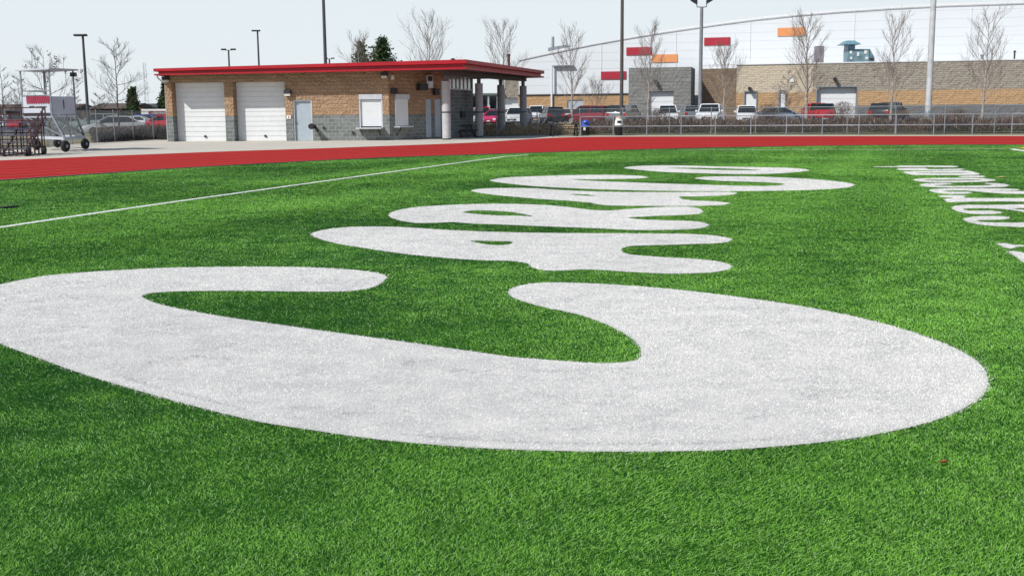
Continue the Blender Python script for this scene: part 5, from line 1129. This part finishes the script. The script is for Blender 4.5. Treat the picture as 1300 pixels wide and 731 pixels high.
for px, py in ((40, 66), (63, 69), (71, 74), (81, 74), (44, 76), (49, 74), (70, 85), (32, 84), (103, 90.5), (99, 101), (83, 92), (75, 79)):
    c = P(px, py, 72+rs.uniform(-.4, .4)); mb = MB()
    for k in range(14):
        a = Vector(c)+Vector((rs.gauss(0, .07), rs.gauss(0, .07), rs.gauss(0, .07))); v = Vector((rs.gauss(0, 1), rs.gauss(0, 1), rs.gauss(0, 1))).normalized()*.09; w_ = Vector((rs.gauss(0, 1), rs.gauss(0, 1), rs.gauss(0, 1))).normalized()*.06
        mb.add([tuple(a), tuple(a+v), tuple(a+v+w_), tuple(a+w_)], [(0, 1, 2, 3)])
    mb.tube([c, (c[0]+rs.uniform(-.2, .2), c[1], c[2]-rs.uniform(.5, .9))], .012, 3)
    mb.build('leaf_clump', m_leaf, t_)
for i, (px, Y, tp_, sp) in enumerate(((5, 110, 78, 50), (28, 118, 92, 40), (-22, 105, 70, 60), (96, 170, 112, 36), (128, 165, 118, 40))):
    lab = ['bare dark tree at the left edge above the white car', 'bare tree just left of the tower roof', 'bare tree whose twigs enter at the left edge of the picture', 'bare far tree right of the wheeled tower', 'bare twiggy far tree left of the brick building'][i]
    bare_tree(px, Y, tp_, sp, lab, 30+i, 'spread', m_darkbark, m_darkbark, n1=18, start=.12)
def conifer(px, Y, toppy, wpx, lab, seed, nt=11):
    rs = np.random.default_rng(seed); b = atpx(px, Y); Ht = zpx(px, toppy, Y)-b[2]; t = thing('conifer', lab, 'tree', b); Rm = wpx/2*Y/FPX
    mb = MB(); mb.tube([(b[0], b[1], b[2]-.1), (b[0], b[1], b[2]+Ht*.95)], [Ht*.02, .02], 8); 
    limbs = []
    K = 90
    for k in range(K):
        f = .12+.86*k/K; az = k*2.4+rs.normal(0, .3); L = Rm*(1.05-f)*1.7*rs.uniform(.65, 1.25); z_ = b[2]+Ht*f
        e = Vector((b[0]+math.cos(az)*L, b[1]+math.sin(az)*L, z_+L*rs.uniform(-.05, .35))); mb.tube([(b[0], b[1], z_), tuple(e)], [.03, .01], 3); limbs.append((Vector((b[0], b[1], z_)), e))
    mb.build('trunk', m_darkbark, t)
    nb_ = MB(); tone = []
    for a, e in limbs:
        L = (e-a).length
        for j in range(int(26+L*26)):
            f = rs.uniform(.15, 1.05); c = a.lerp(e, f)+Vector(rs.normal(0, .16+.06*L, 3)); s_ = .16*Y/130+.05
            v = Vector(rs.normal(0, 1, 3)).normalized()*s_*2; w_ = Vector(rs.normal(0, 1, 3)).normalized()*s_
            nb_.add([tuple(c), tuple(c+v), tuple(c+v*.6+w_)], [(0, 1, 2)]); 
    o = nb_.build('crown', m_needle, t)
    at = o.data.attributes.new('tone', 'FLOAT', 'FACE'); at.data.foreach_set('value', rs.random(len(o.data.polygons)).astype(np.float32))
conifer(461, 140, 54, 40, 'left and lower of the two conifers behind the red roof', 1)
conifer(488, 138, 46.5, 60, 'right and taller of the two conifers behind the red roof', 2)
conifer(170, 175, 112, 13, 'small dark conifer left of the faint lattice mast', 3)
conifer(213, 170, 106, 20, 'dark conifer partly hidden by the left corner of the building', 4)

# ------------------------------------------------------------------ shrub beds
def bed(name, m, pts_fn, n_, hfn, seed, lab, wd=.012, mi2=None, lean=.4):
    rs = np.random.default_rng(seed); X, Y_ = pts_fn(rs, n_); z0 = np.array([gz(a, b)-.03 for a, b in zip(X, Y_)]); h_ = hfn(X, Y_, rs)
    f = rs.random(n_)**.7; base = np.c_[X, Y_, z0+h_*f*.8]
    L = (.14+.22*rs.random(n_))*np.clip(h_, .3, 1)*1.0
    dv = np.c_[rs.normal(0, lean, n_), rs.normal(0, lean, n_), np.ones(n_)]; dv /= np.linalg.norm(dv, axis=1)[:, None]; dv *= L[:, None]
    a_ = rs.random(n_)*np.pi*2; wv = np.c_[np.cos(a_), np.sin(a_), np.zeros(n_)]*(wd*(.6+.8*rs.random(n_)))[:, None]
    V = np.stack([base-wv, base+wv, base+dv+wv*.5, base+dv-wv*.5], 1).reshape(-1, 3)
    me = bpy.data.meshes.new(name); me.from_pydata(V.tolist(), [], (np.arange(n_)[:, None]*4+np.array([0, 1, 2, 3])).tolist()); me.materials.append(m)
    at = me.attributes.new('tone', 'FLOAT', 'FACE'); at.data.foreach_set('value', rs.random(n_).astype(np.float32))
    o = bpy.data.objects.new(name, me); COL.objects.link(o); return tag(o, lab, None, None, 'stuff')
def region(px0, px1, offs):
    def fn(rs, n_):
        px = px0+(px1-px0)*rs.random(n_); cache = np.linspace(px0, px1, 60); 
        bx = np.array([G(c, interp(fR_px if px0 > 400 else fL_px, c))[:2] for c in cache]); X0 = np.interp(px, cache, bx[:, 0]); Y0 = np.interp(px, cache, bx[:, 1])
        dd = offs[0]+(offs[1]-offs[0])*rs.random(n_); k = (Y0+dd)/Y0; return X0*k, Y0+dd
    return fn
lump = lambda X, Y_, a, b: a+b*(np.sin(X*1.7+Y_*.6)*.3+np.sin(X*.63+1.1*Y_)*.4+np.sin(X*4.1)*.15)
bed('shrub_bed', m_shrub, region(728, 1380, (.9, 9)), 95000, lambda X, Y_, r: np.clip(lump(X, Y_, .72, .42), .2, 1.5)+r.normal(0, .10, len(X)), 1, 'dense bare brown shrub bed along the fence in front of the car park', .016, lean=.6)
bed('creeping_shrub', m_green_shrub, region(735, 1380, (.5, 3.5)), 26000, lambda X, Y_, r: np.clip(lump(X, Y_, .30, .2), .1, .6), 2, 'low dull green ground cover under the brown shrubs', .02, lean=1.)
bed('straw_grass', m_straw, region(578, 745, (.8, 12)), 40000, lambda X, Y_, r: np.clip(lump(X, Y_, .5, .25), .2, 1.), 3, 'dry straw coloured grass behind the canopy columns', .016)
bed('dry_hedge', m_shrub, region(118, 215, (.6, 3.5)), 42000, lambda X, Y_, r: np.clip(lump(X, Y_, .85, .12), .3, 1.3), 4, 'dense brown twig hedge behind the fence left of the building', .016, lean=.6)
def bush(px, Y, w_, h_, lab, seed, m=m_shrub, n_=2600):
    b = atpx(px, Y); rs = np.random.default_rng(seed); t = thing('bare_bush', lab, 'bush', b, None); mb = MB()
    for k in range(n_):
        az = rs.random()*6.283; el = rs.uniform(.1, 1.5); r_ = rs.random()**.5; p_ = Vector((b[0]+math.cos(az)*math.cos(el)*w_/2*r_, b[1]+math.sin(az)*math.cos(el)*w_/2*r_, b[2]+math.sin(el)*h_*r_))
        d_ = Vector((math.cos(az)*.5+rs.normal(0, .5), math.sin(az)*.5+rs.normal(0, .5), .8)).normalized()*rs.uniform(.12, .3); s_ = Vector((rs.normal(), rs.normal(), 0)).normalized()*.014
        mb.add([tuple(p_-s_), tuple(p_+s_), tuple(p_+d_)], [(0, 1, 2)])
    o = mb.build('twigs', m, t); at = o.data.attributes.new('tone', 'FLOAT', 'FACE'); at.data.foreach_set('value', rs.random(len(o.data.polygons)).astype(np.float32))
    mb = MB()
    for k in range(9): az = k*.7; mb.tube([(b[0], b[1], b[2]), (b[0]+math.cos(az)*w_*.35, b[1]+math.sin(az)*w_*.35, b[2]+h_*.8)], [.03, .01], 4)
    mb.build('stem', m_twig, t)
bush(1070, 92, 3.0, 1.9, 'bare twiggy bush in front of the big white loading door', 1)
bush(975, 90, 3.2, 1.75, 'bare twiggy bush right of the white SUV by the cream factory wall', 2)
bush(835, 84, 2.6, 1.5, 'bare bush behind the fence near the grey factory block', 3)
bush(1215, 84, 4.2, 1.3, 'wide low bare bush right of the concrete pole footing', 4)
bush(820, 84, 2.6, 1.3, 'bare bush at the foot of the pale tree', 5) if False else None

# ------------------------------------------------------------------ light
SUN_EL = R(41); az_dir = np.array([1.0, .95])    # direction the light travels in plan
trav = np.array([az_dir[0], az_dir[1], -math.tan(SUN_EL)*np.linalg.norm(az_dir)]); trav /= np.linalg.norm(trav)
sd_ = bpy.data.lights.new('sun', 'SUN'); so_ = bpy.data.objects.new('sun', sd_); COL.objects.link(so_)
sd_.energy = 4.3; sd_.angle = R(.5); sd_.color = (1.0, .965, .915)
so_.rotation_euler = Vector(trav).to_track_quat('-Z', 'Y').to_euler()
w = bpy.data.worlds.new('World'); scene.world = w; w.use_nodes = True
nt = w.node_tree; bg = nt.nodes['Background']; sky = nt.nodes.new('ShaderNodeTexSky'); sky.sky_type = 'NISHITA'; sky.sun_disc = False
sky.sun_elevation = SUN_EL; tx, ty = -trav[0], -trav[1]; sky.sun_rotation = math.atan2(tx, ty)
sky.air_density = 1.0; sky.dust_density = 1.0; sky.ozone_density = 1.0; sky.altitude = 100
hs = nt.nodes.new('ShaderNodeHueSaturation'); hs.inputs['Saturation'].default_value = 1.0; hs.inputs['Value'].default_value = .8
nt.links.new(sky.outputs[0], hs.inputs['Color'])
mx = nt.nodes.new('ShaderNodeMix'); mx.data_type = 'RGBA'; 
tc = nt.nodes.new('ShaderNodeTexCoord'); sx = nt.nodes.new('ShaderNodeSeparateXYZ'); nt.links.new(tc.outputs['Generated'], sx.inputs[0])
mr = nt.nodes.new('ShaderNodeMapRange'); nt.links.new(sx.outputs[2], mr.inputs[0]); mr.inputs[1].default_value = .105; mr.inputs[2].default_value = .20; mr.inputs[3].default_value = .92; mr.inputs[4].default_value = .05
nt.links.new(mr.outputs[0], mx.inputs[0])      # bright white haze low in the sky, clearer overhead
nt.links.new(hs.outputs[0], mx.inputs[6]); mx.inputs[7].default_value = (6.3, 6.8, 7.15, 1)
nt.links.new(mx.outputs[2], bg.inputs[0]); bg.inputs[1].default_value = .13
scene.view_settings.view_transform = 'Standard'; scene.view_settings.look = 'None'; scene.view_settings.exposure = 0.0; scene.view_settings.gamma = 1
scene.render.engine = 'CYCLES'
